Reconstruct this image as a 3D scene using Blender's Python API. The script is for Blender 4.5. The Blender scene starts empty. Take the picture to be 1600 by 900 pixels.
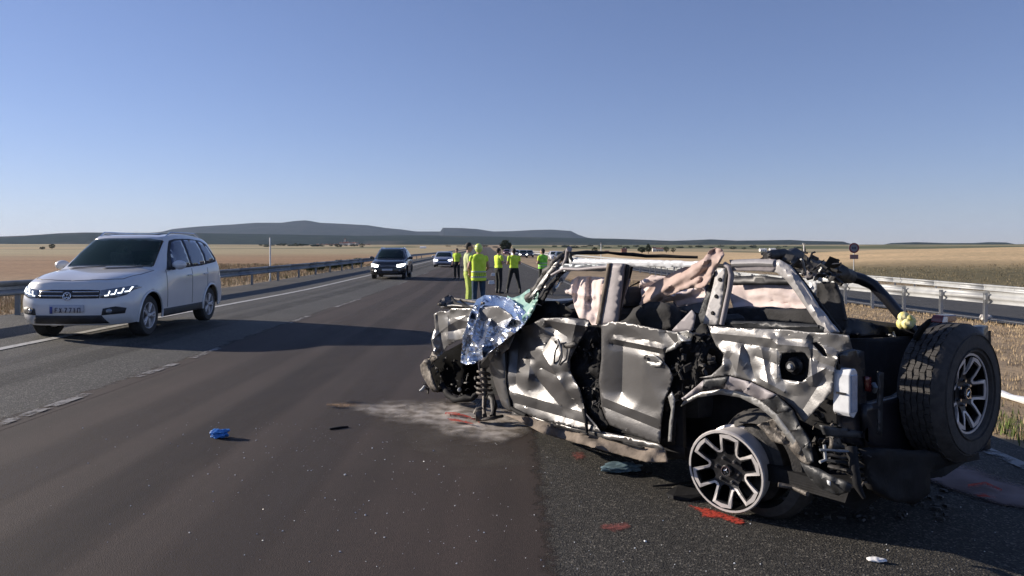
import bpy, bmesh, math, random
import numpy as np
from mathutils import Vector, Matrix, noise, geometry
from mathutils.bvhtree import BVHTree
random.seed(7); np.random.seed(7)
R = math.radians
scn = bpy.context.scene
COL = scn.collection

# ------------------------------------------------------------------ camera
F = 1155.0; CX = 800.0; HY = 388.0; EYE = 1.6      # focal length (px of a 1600 px frame), vanishing column, horizon row, eye height
cam = bpy.data.cameras.new('camera')
cam.sensor_width = 36; cam.lens = F / 1600 * 36
cam.shift_y = -(450 - HY) / 1600
cam.clip_start = .05; cam.clip_end = 40000
co = bpy.data.objects.new('camera', cam); COL.objects.link(co)
co.location = (0, 0, EYE); co.rotation_euler = (R(90), 0, 0)
scn.camera = co

# ------------------------------------------------------------------ sky, sun, exposure
SUN_EL = R(18.5)
sun_dir = Vector((-.947, .320, 0)).normalized() * math.cos(SUN_EL) + Vector((0, 0, math.sin(SUN_EL)))
w = bpy.data.worlds.new('World'); scn.world = w; w.use_nodes = True
nt = w.node_tree; bg = nt.nodes['Background']
sky = nt.nodes.new('ShaderNodeTexSky'); sky.sky_type = 'NISHITA'; sky.sun_disc = False
sky.sun_elevation = SUN_EL; sky.sun_rotation = math.atan2(sun_dir.x, sun_dir.y)
sky.altitude = 900; sky.air_density = 1.0; sky.dust_density = .15; sky.ozone_density = 2.2
tint = nt.nodes.new('ShaderNodeMix'); tint.data_type = 'RGBA'; tint.blend_type = 'MULTIPLY'; tint.inputs[0].default_value = 1
tint.inputs[7].default_value = (1.05, 1.05, 1.50, 1)          # the camera's cool rendering of the clear sky, the same all over the dome
nt.links.new(sky.outputs[0], tint.inputs[6]); gm_ = nt.nodes.new('ShaderNodeGamma'); gm_.inputs[1].default_value = .80
nt.links.new(tint.outputs[2], gm_.inputs[0]); nt.links.new(gm_.outputs[0], bg.inputs[0]); bg.inputs[1].default_value = .077
sl = bpy.data.lights.new('sun', 'SUN'); sl.energy = 5.0; sl.angle = R(.53); sl.color = (1, .89, .76)
so = bpy.data.objects.new('sun', sl); COL.objects.link(so)
so.rotation_euler = sun_dir.to_track_quat('Z', 'Y').to_euler()
scn.view_settings.view_transform = 'Standard'; scn.view_settings.look = 'None'
scn.view_settings.exposure = 0.66; scn.view_settings.gamma = 1
scn.cycles.max_bounces = 6; scn.cycles.volume_bounces = 0

# ------------------------------------------------------------------ materials
def mat(name, col, rough=.6, metal=0, var=0, vscale=8, bump=0, bscale=60, coat=0, emit=None, estr=0, spec=.5, col2=None, trans=0, sheen=0, detail=4, alpha=1):
    m = bpy.data.materials.new(name); m.use_nodes = True
    n = m.node_tree.nodes; l = m.node_tree.links; b = n['Principled BSDF']
    b.inputs['Base Color'].default_value = (*col, 1); b.inputs['Roughness'].default_value = rough
    b.inputs['Metallic'].default_value = metal; b.inputs['Coat Weight'].default_value = coat
    b.inputs['Specular IOR Level'].default_value = spec
    b.inputs['Coat Roughness'].default_value = .06
    if trans: b.inputs['Transmission Weight'].default_value = trans
    if alpha < 1: b.inputs['Alpha'].default_value = alpha
    if emit: b.inputs['Emission Color'].default_value = (*emit, 1); b.inputs['Emission Strength'].default_value = estr
    tc = n.new('ShaderNodeTexCoord')
    if var:
        t = n.new('ShaderNodeTexNoise'); t.inputs['Scale'].default_value = vscale; t.inputs['Detail'].default_value = detail
        l.new(tc.outputs['Object'], t.inputs['Vector'])
        r = n.new('ShaderNodeValToRGB'); r.color_ramp.elements[0].position = .32; r.color_ramp.elements[1].position = .68
        c2 = col2 if col2 else tuple(min(1, c * (1 + var)) for c in col)
        c1 = col if col2 else tuple(c * (1 - var) for c in col)
        r.color_ramp.elements[0].color = (*c1, 1); r.color_ramp.elements[1].color = (*c2, 1)
        l.new(t.outputs['Fac'], r.inputs['Fac']); l.new(r.outputs['Color'], b.inputs['Base Color'])
        mr = n.new('ShaderNodeMapRange'); mr.inputs['To Min'].default_value = max(.02, rough - .1 * min(1, var * 2)); mr.inputs['To Max'].default_value = min(1, rough + .12 * min(1, var * 2))
        l.new(t.outputs['Fac'], mr.inputs['Value']); l.new(mr.outputs[0], b.inputs['Roughness'])
    if bump:
        t2 = n.new('ShaderNodeTexNoise'); t2.inputs['Scale'].default_value = bscale; t2.inputs['Detail'].default_value = 5
        l.new(tc.outputs['Object'], t2.inputs['Vector'])
        bp = n.new('ShaderNodeBump'); bp.inputs['Strength'].default_value = bump; bp.inputs['Distance'].default_value = .01
        l.new(t2.outputs['Fac'], bp.inputs['Height']); l.new(bp.outputs[0], b.inputs['Normal'])
    return m

M = dict(
    wreck=mat('dented_grey_metallic_paint', (.088, .086, .086), .38, .32, .10, 3, .06, 90, coat=.25),
    wreck2=mat('sheen_brightened_grey_paint', (.19, .187, .184), .36, .35, .10, 3, .06, 90, coat=.3),  # lighter copy of the wreck paint: brighter reflection put into the colour
    silver=mat('bare_scraped_metal', (.27, .27, .265), .42, .5, .2, 14, .15, 60),
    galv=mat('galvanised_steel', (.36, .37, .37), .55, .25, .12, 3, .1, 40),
    galv_dark=mat('dark_galvanised_steel', (.20, .22, .24), .5, .5, .2, 3, .1, 40),  # darker, bluer copy of the galvanised steel
    pillar=mat('scuffed_light_grey_pillar_paint', (.25, .23, .24), .6, .1, .12, 12, .1, 60),
    pillar2=mat('primed_grey_pillar_metal', (.36, .35, .35), .5, .2, .12, 12, .1, 60),
    black=mat('black_plastic', (.013, .013, .014), .75, 0, .3, 14, .2, 50, spec=.2),
    void=mat('shade_black_liner', (.005, .005, .005), .95, 0, .2, 14, spec=.05),  # blacker than the plastic: shade of deep recesses put into the colour
    blackm=mat('dark_torn_metal', (.015, .015, .016), .6, .3, .5, 18, .4, 40, col2=(.07, .066, .062)),
    navy=mat('dark_navy_paint', (.008, .0085, .013), .45, .2, .2, 5, .1, 20, coat=.25),
    dirt=mat('muddy_suspension_metal', (.05, .045, .04), .6, .4, .5, 20, .5, 50, col2=(.17, .15, .13)),
    rubber=mat('tyre_rubber', (.028, .027, .026), .8, 0, .25, 30, .3, 90, col2=(.055, .051, .048)),
    rim=mat('machined_alloy', (.58, .55, .53), .42, .2, .08, 20, .05, 60),
    rimdark=mat('dark_grey_alloy', (.022, .022, .024), .45, .4, .3, 15),
    airbag=mat('pink_airbag_cloth', (.62, .51, .48), .9, 0, .1, 9, .15, 30, col2=(.74, .64, .61)),
    airtan=mat('brown_dusty_airbag_cloth', (.36, .265, .235), .9, 0, .2, 7, .25, 30, col2=(.46, .36, .32)),
    seat=mat('charcoal_seat_cloth', (.02, .02, .022), .85, 0, .3, 12, .3, 60),
    foil=mat('silver_foil', (.74, .78, .84), .17, .95, .08, 20, .35, 40),
    green=mat('pale_green_sheet', (.14, .30, .24), .45, .1, .3, 14, .3, 22, col2=(.32, .46, .40)),
    sill=mat('dusty_beige_step', (.09, .072, .055), .9, .0, .3, 9, .5, 40, col2=(.22, .18, .145)),
    lamp=mat('white_lamp_housing', (.62, .64, .66), .25, 0, .1, 20, .1, 30, coat=.5),
    lens=mat('grey_blue_lamp_lens', (.30, .36, .46), .2, .2, .15, 30, .1, 60),
    redlens=mat('red_lens', (.12, .015, .015), .25, 0, .1, 20, coat=.3),
    yellow=mat('yellow_cloth', (.65, .58, .12), .8, 0, .2, 30, .4, 50, col2=(.8, .75, .45)),
    carwhite=mat('white_car_paint', (.68, .68, .68), .30, .05, .03, 4, coat=.8),
    carblack=mat('black_car_paint', (.012, .013, .016), .25, .1, .1, 4, coat=.8),
    carsilver=mat('silver_car_paint', (.32, .34, .42), .3, .3, .04, 4, coat=.6),
    cardark=mat('dark_grey_car_paint', (.05, .05, .06), .3, .3, .04, 4, coat=.6),
    carred=mat('dark_red_car_paint', (.16, .03, .03), .3, .1, .04, 4, coat=.6),
    glass=mat('tinted_car_glass', (.010, .020, .016), .08, 0, 0, spec=.35),
    wglass=mat('clear_windscreen', (.025, .055, .042), .05, 0, 0, spec=.5, alpha=.42),
    greyseat=mat('grey_car_seat', (.26, .27, .26), .85, 0, .15, 20),
    sideglass=mat('side_car_glass', (.05, .06, .10), .06, 0, 0, coat=.6, spec=1.0),
    trim=mat('dark_car_trim', (.03, .03, .033), .6, 0, .2, 12),
    chrome=mat('chrome', (.75, .76, .78), .15, 1, .05, 20),
    headon=mat('lit_headlight', (.9, .9, .9), .3, emit=(1, .97, .9), estr=6),
    drl=mat('running_light', (.9, .9, .9), .3, emit=(.9, .95, 1), estr=1.6),
    headglass=mat('headlight_glass', (.20, .22, .25), .12, .3, .3, 40, coat=1),
    platew=mat('number_plate_white', (.50, .50, .53), .5, 0, .05, 30),
    plateb=mat('number_plate_blue', (.07, .09, .30), .5, 0, .05, 30),
    ink=mat('dark_marking', (.05, .05, .08), .6),
    skin=mat('skin', (.42, .25, .18), .6, 0, .1, 20),
    hair=mat('dark_hair', (.02, .016, .014), .7, 0, .3, 60, .4, 90),
    hivis=mat('hi_vis_yellow_cloth', (.58, .82, .045), .85, 0, .1, 9, .5, 14, col2=(.74, .95, .10)),
    hivist=mat('pale_hi_vis_cloth', (.36, .46, .08), .85, 0, .1, 9, .5, 14, col2=(.48, .58, .14)),
    hivisg=mat('hi_vis_green_cloth', (.16, .50, .05), .8, 0, .1, 9, .5, 14, col2=(.30, .85, .08)),
    hivispale=mat('pale_yellow_shirt', (.42, .46, .24), .85, 0, .1, 9, .5, 14, col2=(.54, .58, .32)),
    uniform=mat('dark_green_uniform_cloth', (.012, .015, .014), .85, 0, .2, 12, .4, 20),
    jeans=mat('blue_denim', (.03, .06, .10), .85, 0, .25, 12, .4, 20),
    reflect=mat('grey_reflective_tape', (.42, .44, .42), .4, .2, .05, 20),
    helmet=mat('yellow_helmet', (.62, .74, .16), .4, 0, .05, 8, coat=.3),
    boot=mat('black_leather', (.02, .02, .02), .5, 0, .2, 20),
    white=mat('white_paper', (.75, .75, .75), .7, 0, .06, 20),
    postw=mat('white_post_paint', (.72, .73, .72), .6, 0, .1, 10),
    signred=mat('sign_red', (.20, .03, .035), .5, 0, .1, 12),
    signgrey=mat('sign_face_grey', (.20, .20, .22), .5, 0, .1, 12),
    bluep=mat('blue_nitrile', (.05, .22, .60), .4, 0, .15, 30, .3, 40),
    teal=mat('grey_teal_plastic', (.12, .18, .21), .35, 0, .3, 14, .2, 40),
    mudgrey=mat('blue_grey_plastic', (.032, .034, .037), .5, .1, .3, 14, .2, 60),
    leaf=mat('dark_green_foliage', (.035, .06, .022), .8, 0, .5, 2, col2=(.07, .10, .04)),
    bark=mat('brown_bark', (.10, .075, .055), .9, 0, .3, 10, .5, 20),
    wall=mat('pale_house_render', (.55, .52, .48), .9, 0, .08, 1),
    wallw=mat('white_house_render', (.78, .77, .75), .9, 0, .05, 1),
    roof=mat('terracotta_roof', (.24, .11, .08), .9, 0, .2, 1),
    winm=mat('dark_window_pane', (.03, .035, .045), .3),
    concrete=mat('pale_stone_block', (.55, .52, .48), .8, 0, .15, 20, .4, 30),
)
m = M['wreck'].node_tree
# ------------------------------------------------------------------ object helpers
def tag(o, label=None, cat=None, group=None, kind=None):
    if label: o['label'] = label
    if cat: o['category'] = cat
    if group: o['group'] = group
    if kind: o['kind'] = kind
    return o
def empty(name, loc, rz=0, **k):
    o = bpy.data.objects.new(name, None); COL.objects.link(o); o.location = loc; o.rotation_euler = (0, 0, rz)
    o.empty_display_size = .1
    return tag(o, **k)
def link(name, me, material, parent=None, smooth=False, sharp=None):
    o = bpy.data.objects.new(name, me); COL.objects.link(o)
    if material is not None and not me.materials: me.materials.append(material)
    if parent: o.parent = parent
    if smooth:
        me.shade_smooth()
        if sharp: me.set_sharp_from_angle(angle=R(sharp))
    return o
class MB:
    def __init__(s): s.v = []; s.f = []
    def add(s, vs, fs):
        n = len(s.v); s.v += [tuple(p) for p in vs]; s.f += [tuple(i + n for i in f) for f in fs]; return s
    def box(s, c, d, rot=None, taper=1):
        hx, hy, hz = d[0] / 2, d[1] / 2, d[2] / 2; c = Vector(c)
        vs = []
        for z, k in ((-hz, 1), (hz, taper)):
            for x, y in ((-hx, -hy), (hx, -hy), (hx, hy), (-hx, hy)):
                p = Vector((x * k, y * k, z))
                if rot is not None: p = rot @ p
                vs.append(c + p)
        return s.add(vs, [(3, 2, 1, 0), (4, 5, 6, 7), (0, 1, 5, 4), (1, 2, 6, 5), (2, 3, 7, 6), (3, 0, 4, 7)])
    def tube(s, pts, rad, n=8, flat=1, cap=True):
        pts = [Vector(p) for p in pts]; rad = rad if hasattr(rad, '__len__') else [rad] * len(pts)
        base = len(s.v); up = None
        for i, p in enumerate(pts):
            t = (pts[min(i + 1, len(pts) - 1)] - pts[max(i - 1, 0)])
            t = t.normalized() if t.length > 1e-9 else Vector((0, 0, 1))
            if up is None:
                up = Vector((0, 0, 1)) if abs(t.z) < .9 else Vector((1, 0, 0))
            a = t.cross(up); a.normalize(); b = a.cross(t).normalized(); up = b
            for k in range(n):
                q = 2 * math.pi * k / n
                s.v.append(tuple(p + a * math.cos(q) * rad[i] + b * math.sin(q) * rad[i] * flat))
        for i in range(len(pts) - 1):
            for k in range(n):
                a0 = base + i * n + k; a1 = base + i * n + (k + 1) % n
                s.f.append((a0, a1, a1 + n, a0 + n))
        if cap:
            s.f.append(tuple(base + k for k in range(n))[::-1]); s.f.append(tuple(base + (len(pts) - 1) * n + k for k in range(n)))
        return s
    def lathe(s, prof, n=24, mtx=None, closed=False):      # prof: (r, h) pairs round local X axis
        base = len(s.v); m_ = mtx or Matrix.Identity(4)
        for r, h in prof:
            for k in range(n):
                q = 2 * math.pi * k / n
                s.v.append(tuple(m_ @ Vector((h, r * math.cos(q), r * math.sin(q)))))
        for i in range(len(prof) - (0 if closed else 1)):
            j = (i + 1) % len(prof)
            for k in range(n):
                k2 = (k + 1) % n
                s.f.append((base + i * n + k, base + i * n + k2, base + j * n + k2, base + j * n + k))
        return s
    def ball(s, c, r, nu=10, nv=7, rot=None):
        c = Vector(c); r = r if hasattr(r, '__len__') else (r, r, r); base = len(s.v)
        for j in range(1, nv):
            th = math.pi * j / nv
            for i in range(nu):
                ph = 2 * math.pi * i / nu
                p = Vector((r[0] * math.sin(th) * math.cos(ph), r[1] * math.sin(th) * math.sin(ph), r[2] * math.cos(th)))
                if rot is not None: p = rot @ p
                s.v.append(tuple(c + p))
        t = Vector((0, 0, r[2])); 
        if rot is not None: t = rot @ t
        s.v.append(tuple(c + t)); s.v.append(tuple(c - t)); T = len(s.v) - 2
        for i in range(nu):
            i2 = (i + 1) % nu
            s.f.append((T, base + i, base + i2)); s.f.append((T + 1, base + (nv - 2) * nu + i2, base + (nv - 2) * nu + i))
            for j in range(nv - 2):
                s.f.append((base + j * nu + i, base + (j + 1) * nu + i, base + (j + 1) * nu + i2, base + j * nu + i2))
        return s
    def mesh(s, name):
        me = bpy.data.meshes.new(name); me.from_pydata(s.v, [], s.f); me.validate(); me.update()
        return me
    def build(s, name, material, parent=None, smooth=False, sharp=40, bevel=0):
        o = link(name, s.mesh(name), material, parent, smooth, sharp)
        if bevel:
            b = o.modifiers.new('bevel', 'BEVEL'); b.width = bevel; b.segments = 2; b.limit_method = 'ANGLE'; b.angle_limit = R(35)
        return o
def prism(poly, h0, h1, mp):
    """poly in 2D, extruded between h0 and h1 with mapping mp(x, y, h) -> 3D"""
    b = MB(); n = len(poly)
    b.add([mp(x, y, h0) for x, y in poly] + [mp(x, y, h1) for x, y in poly],
          [tuple(range(n))[::-1], tuple(range(n, 2 * n))] + [(i, (i + 1) % n, (i + 1) % n + n, i + n) for i in range(n)])
    return b
def inpoly(x, y, P):
    c = False; n = len(P); j = n - 1
    for i in range(n):
        xi, yi = P[i][0], P[i][1]; xj, yj = P[j][0], P[j][1]
        if (yi > y) != (yj > y) and x < (xj - xi) * (y - yi) / (yj - yi) + xi: c = not c
        j = i
    return c
def sd(px, py, x1, y1, x2, y2):
    dx, dy = x2 - x1, y2 - y1; L = dx * dx + dy * dy
    t = 0 if L == 0 else max(0, min(1, ((px - x1) * dx + (py - y1) * dy) / L))
    return math.hypot(px - x1 - t * dx, py - y1 - t * dy)
def cdt(poly, sp, holes=(), lines=()):
    """triangulate a 2D polygon with evenly spread inner points"""
    pts = []; edges = []
    def ring(P):
        st = len(pts); n = len(P)
        for i in range(n):
            a = P[i]; b_ = P[(i + 1) % n]; d = math.hypot(b_[0] - a[0], b_[1] - a[1]); k = max(1, int(round(d / sp)))
            for q in range(k): pts.append(Vector((a[0] + (b_[0] - a[0]) * q / k, a[1] + (b_[1] - a[1]) * q / k)))
        m_ = len(pts) - st
        for i in range(m_): edges.append((st + i, st + (i + 1) % m_))
    ring(poly)
    for h in holes: ring(h)
    for (x0, y0, x1, y1) in lines:
        d = math.hypot(x1 - x0, y1 - y0); k = max(1, int(round(d / sp))); prev = None
        for q in range(k + 1):
            pts.append(Vector((x0 + (x1 - x0) * q / k, y0 + (y1 - y0) * q / k)))
            if prev is not None: edges.append((prev, len(pts) - 1))
            prev = len(pts) - 1
    bnd = [(p.x, p.y) for p in pts]
    xs = [p[0] for p in poly]; ys = [p[1] for p in poly]
    y = min(ys) + sp * .5; row = 0
    B = np.array(bnd)
    while y < max(ys):
        x = min(xs) + (sp * .5 if row % 2 else 0)
        while x < max(xs):
            jx = x + random.uniform(-.15, .15) * sp; jy = y + random.uniform(-.15, .15) * sp
            if inpoly(jx, jy, poly) and not any(inpoly(jx, jy, h) for h in holes):
                if np.min((B[:, 0] - jx) ** 2 + (B[:, 1] - jy) ** 2) > (sp * .45) ** 2: pts.append(Vector((jx, jy)))
            x += sp
        y += sp * .87; row += 1
    r = geometry.delaunay_2d_cdt(pts, edges, [], 0, 1e-6)
    V, Fc = r[0], r[2]; out = []
    for f in Fc:
        cx = sum(V[i].x for i in f) / len(f); cy = sum(V[i].y for i in f) / len(f)
        if inpoly(cx, cy, poly) and not any(inpoly(cx, cy, h) for h in holes): out.append(tuple(f))
    return [(v.x, v.y) for v in V], out
def copy_tree(o, parent=None):
    c = o.copy(); COL.objects.link(c)
    if parent: c.parent = parent
    for ch in [x for x in bpy.data.objects if x.parent == o]: copy_tree(ch, c)
    return c
def smooth01(a, b, x):
    t = np.clip((x - a) / (b - a), 0, 1); return t * t * (3 - 2 * t)
# ------------------------------------------------------------------ terrain
def shift(y):                        # the motorway bears slightly to the left
    y = np.asarray(y, float); return -.035 * (np.maximum(y - 10, 0)) * np.clip((y - 4) / 12, 0, 1)
def gz(x, y):
    x = np.asarray(x, float); y = np.asarray(y, float); u = x - shift(y)
    z = .018 * np.clip(-u, -4.3, 10.8) - .17 * smooth01(10, 32, y)
    z = z - .03 * (np.clip(u, 4.3, 25) - 4.3)
    d = np.hypot(x, y); fr = y / np.maximum(d, .1); kx = x / np.maximum(np.abs(y), 1)
    ramp = 1.6 + d * 5.5 / 1155
    left = smooth01(50, 1500, d) * (ramp - .0)
    t = smooth01(35, 210, d)
    top = 1.6 + np.interp(kx, [.25, .34, .39, .5, .69, .9], [-16, -9, -6, -.5, 3, 4]) * 230 / 1155
    hill = np.where(d < 230, (top + .6) * t, (top + .6) * (1 - smooth01(230, 420, d) * .9) + left * smooth01(420, 1500, d))
    k = smooth01(.22, .36, kx) * (y > 0)
    return z + left * (1 - k) + hill * k
def gzf(x, y): return float(gz(x, y))
def at(px, py, z=None):             # point on the land seen at a pixel
    kx = (px - CX) / F; d = 10.
    for _ in range(40): d = .5 * d + .5 * (EYE - gzf(kx * d, d)) * F / max(1., py - HY)
    return Vector((kx * d, d, gzf(kx * d, d)))
def atd(px, d): x = (px - CX) / F * d; return Vector((x, d, gzf(x, d)))

def stretch(lo, hi, dense_lo, dense_hi, step, g):
    a = list(np.arange(dense_lo, dense_hi + 1e-6, step)); s = step
    while a[-1] < hi: s *= g; a.append(a[-1] + s)
    s = step; b = [dense_lo]
    while b[-1] > lo: s *= g; b.append(b[-1] - s)
    return np.array(b[1:][::-1] + a)
def gridmesh(name, U, Y, zf, dz=0, use_shift=True):
    uu, yy = np.meshgrid(U, Y); xx = uu + (shift(yy) if use_shift else 0)
    zz = zf(xx, yy) + dz
    v = np.stack([xx, yy, zz], -1).reshape(-1, 3); nu, ny = len(U), len(Y)
    i = (np.arange(ny - 1)[:, None] * nu + np.arange(nu - 1)[None]).ravel()
    f = np.stack([i, i + 1, i + nu + 1, i + nu], 1)
    me = bpy.data.meshes.new(name); me.from_pydata(v.tolist(), [], f.tolist()); me.update(); me.shade_smooth()
    return me, xx, yy, zz
def nodes(name):
    m_ = bpy.data.materials.new(name); m_.use_nodes = True; n = m_.node_tree.nodes
    return m_, n, m_.node_tree.links, n['Principled BSDF']
def N(n, l, kind, **inp):
    q = n.new(kind)
    for k, v in inp.items():
        k = k.replace('_', ' ')
        if hasattr(v, 'is_linked') or isinstance(v, bpy.types.NodeSocket): l.new(v, q.inputs[k])
        else: q.inputs[k].default_value = v
    return q
def ramp(n, l, fac, stops):
    r = n.new('ShaderNodeValToRGB'); e = r.color_ramp.elements
    while len(e) < len(stops): e.new(.5)
    for i, (p, c) in enumerate(stops): e[i].position = p; e[i].color = (*c, 1) if len(c) == 3 else c
    l.new(fac, r.inputs['Fac']); return r.outputs['Color']
def mixc(n, l, fac, a, b, mode='MIX'):
    q = n.new('ShaderNodeMix'); q.data_type = 'RGBA'; q.blend_type = mode
    for s, v in ((q.inputs[0], fac), (q.inputs[6], a), (q.inputs[7], b)):
        if isinstance(v, bpy.types.NodeSocket): l.new(v, s)
        else: s.default_value = v if not isinstance(v, tuple) else (*v, 1)[:4]
    return q.outputs[2]

# ground sheet
U = stretch(-9000, 9000, -16, 32, .8, 1.12); Y = stretch(-700, 14000, 0, 60, 1.2, 1.08)
def gzg(x, y):
    u = x - shift(y); on = ((u > -10.9) & (u < 4.15)) | ((u > 13.6) & (u < 23.6))
    return gz(x, y) - .05 * on
gm, xx, yy, zz = gridmesh('ground', U, Y, gzg)
uu = xx - shift(yy); dd = np.hypot(xx, yy)
def fbm(x, y, s, oct_=3):
    out = np.zeros(x.shape).ravel(); xf, yf = x.ravel(), y.ravel()
    for i in range(len(out)): out[i] = noise.fractal(Vector((xf[i] * s, yf[i] * s, 3.3)), 1, 2, oct_)
    return out.reshape(x.shape)
n1 = fbm(xx, yy, .004); n2 = fbm(xx, yy, .0012)
verge = np.array([.37, .285, .195]); vdark = np.array([.155, .135, .08]); gold = np.array([.44, .33, .20]); orange = np.array([.33, .215, .135]); pale = np.array([.40, .34, .22]); olive = np.array([.10, .11, .06])
cmap = np.zeros(xx.shape + (3,))
cmap[:] = verge
L_ = xx < 0
fl = smooth01(26, 60, dd)[..., None]
field_left = orange * (1 - smooth01(90, 260, dd)[..., None]) + pale * smooth01(90, 260, dd)[..., None]
stripe = ((np.sin(dd / 95 + n2 * 7) > .55) & (dd > 380))[..., None]
field_left = np.where(stripe, gold * .8 + pale * .2, field_left)
dk = ((np.sin(dd / 140 + n2 * 9 + xx / 500) > .80) & (dd > 500))[..., None]
field_left = np.where(dk, olive * 1.3, field_left)
fr = smooth01(75, 110, dd - 20 * n1)[..., None]
field_right = vdark * 1.15 * (1 - fr) + gold * 1.42 * fr
base = np.where((L_ & (uu < -12))[..., None], verge * (1 - fl) + field_left * fl, 0)
rb = smooth01(25, 30, uu)[..., None]
base = np.where(((~L_) | (uu >= -12))[..., None], verge * (1 - rb) + field_right * rb, base)
far = ((~L_) & (dd > 430))[..., None]
base = np.where(far, np.where(n1[..., None] > .1, pale, olive * 1.4), base)
attr = gm.color_attributes.new('land', 'FLOAT_COLOR', 'POINT')
buf = np.ones((xx.size, 4), np.float32); buf[:, :3] = base.reshape(-1, 3); attr.data.foreach_set('color', buf.ravel())
gmat, n, l, b = nodes('dry_grass_and_stubble')
tc = n.new('ShaderNodeTexCoord'); va = n.new('ShaderNodeVertexColor'); va.layer_name = 'land'
t1 = N(n, l, 'ShaderNodeTexNoise', Vector=tc.outputs['Object'], Scale=1.3, Detail=8.0, Roughness=.7)
t2 = N(n, l, 'ShaderNodeTexNoise', Vector=tc.outputs['Object'], Scale=.06, Detail=6.0)
c = mixc(n, l, 1.0, va.outputs['Color'], ramp(n, l, t1.outputs['Fac'], [(.3, (.55, .55, .55)), (.7, (1.35, 1.3, 1.2))]), 'MULTIPLY')
c = mixc(n, l, 1.0, c, ramp(n, l, t2.outputs['Fac'], [(.3, (.82, .84, .84)), (.7, (1.12, 1.1, 1.08))]), 'MULTIPLY')
l.new(c, b.inputs['Base Color']); b.inputs['Roughness'].default_value = .95; b.inputs['Specular IOR Level'].default_value = .1
bp = N(n, l, 'ShaderNodeBump', Height=t1.outputs['Fac'], Strength=.6, Distance=.12); l.new(bp.outputs[0], b.inputs['Normal'])
tag(link('ground', gm, gmat), kind='structure')

# asphalt
def asphalt(name, c1, c2, coarse, alpha=False):
    m_, n, l, b = nodes(name); tc = n.new('ShaderNodeTexCoord'); V = tc.outputs['Object']
    big = N(n, l, 'ShaderNodeTexNoise', Vector=V, Scale=.45, Detail=5.0, Roughness=.6)
    mp = n.new('ShaderNodeMapping'); mp.inputs['Scale'].default_value = (1.3, .05, 1); l.new(V, mp.inputs[0])
    streak = N(n, l, 'ShaderNodeTexNoise', Vector=mp.outputs[0], Scale=2.2, Detail=4.0)
    vo = n.new('ShaderNodeTexVoronoi'); vo.inputs['Scale'].default_value = 95 if coarse else 160; l.new(V, vo.inputs['Vector'])
    fine = N(n, l, 'ShaderNodeTexNoise', Vector=V, Scale=70.0 if coarse else 110., Detail=3.0)
    c = ramp(n, l, big.outputs['Fac'], [(.3, c1), (.7, c2)])
    c = mixc(n, l, .5 if not coarse else .15, c, mixc(n, l, 1.0, c, ramp(n, l, streak.outputs['Fac'], [(.35, (.62, .62, .62)), (.65, (1.35, 1.35, 1.35))]), 'MULTIPLY'))
    sp = ramp(n, l, N(n, l, 'ShaderNodeSeparateColor', Color=vo.outputs['Color']).outputs[0],
              [(.0, (.45, .45, .45)), (.55, (.95, .95, .95)), (.85, (1.6, 1.58, 1.5)), (1, (4.2, 4.1, 3.9))] if coarse else [(0, (.8, .8, .8)), (.8, (1.08, 1.07, 1.06)), (1, (1.6, 1.55, 1.5))])
    c = mixc(n, l, 1.0, c, sp, 'MULTIPLY')
    l.new(c, b.inputs['Base Color']); b.inputs['Roughness'].default_value = .82; b.inputs['Specular IOR Level'].default_value = .35
    h = N(n, l, 'ShaderNodeMath', **{}); h.operation = 'ADD'; l.new(fine.outputs['Fac'], h.inputs[0]); l.new(vo.outputs['Distance'], h.inputs[1])
    bp = N(n, l, 'ShaderNodeBump', Height=h.outputs[0], Strength=.75 if coarse else .3, Distance=.006); l.new(bp.outputs[0], b.inputs['Normal'])
    if alpha:
        va = n.new('ShaderNodeVertexColor'); va.layer_name = 'edge'
        nz = N(n, l, 'ShaderNodeTexNoise', Vector=V, Scale=5.0, Detail=9.0, Roughness=.75)
        sm = n.new('ShaderNodeMath'); sm.operation = 'ADD'; l.new(va.outputs['Color'], sm.inputs[0]); l.new(nz.outputs['Fac'], sm.inputs[1])
        mr = N(n, l, 'ShaderNodeMapRange', Value=sm.outputs[0]); mr.inputs['From Min'].default_value = .93; mr.inputs['From Max'].default_value = 1.12
        l.new(mr.outputs[0], b.inputs['Alpha'])
    return m_
A_old = asphalt('worn_grey_asphalt', (.050, .0495, .046), (.070, .068, .064), True)
A_new = asphalt('dark_brownish_asphalt', (.0335, .0235, .0195), (.047, .034, .0285), False)
A_coarse = asphalt('coarse_chip_asphalt', (.033, .031, .027), (.046, .043, .038), True)
YR = stretch(-60, 900, 0, 60, .8, 1.1)
def sheet(name, u0, u1, m_, dz, y0=-60, y1=900, nx=8):
    Yr = YR[(YR >= y0) & (YR <= y1)]
    me, *_ = gridmesh(name, np.linspace(u0, u1, nx), Yr, gz, dz)
    return tag(link(name, me, m_), kind='structure')
sheet('road', -10.75, -4.3, A_old, 0)
sheet('resurfaced_lane', -4.3, 0.05, A_new, .0)
sheet('hard_shoulder', .05, 4.3, A_coarse, .0)
sheet('opposite_carriageway', 13.7, 23.6, A_old, 0)
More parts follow.
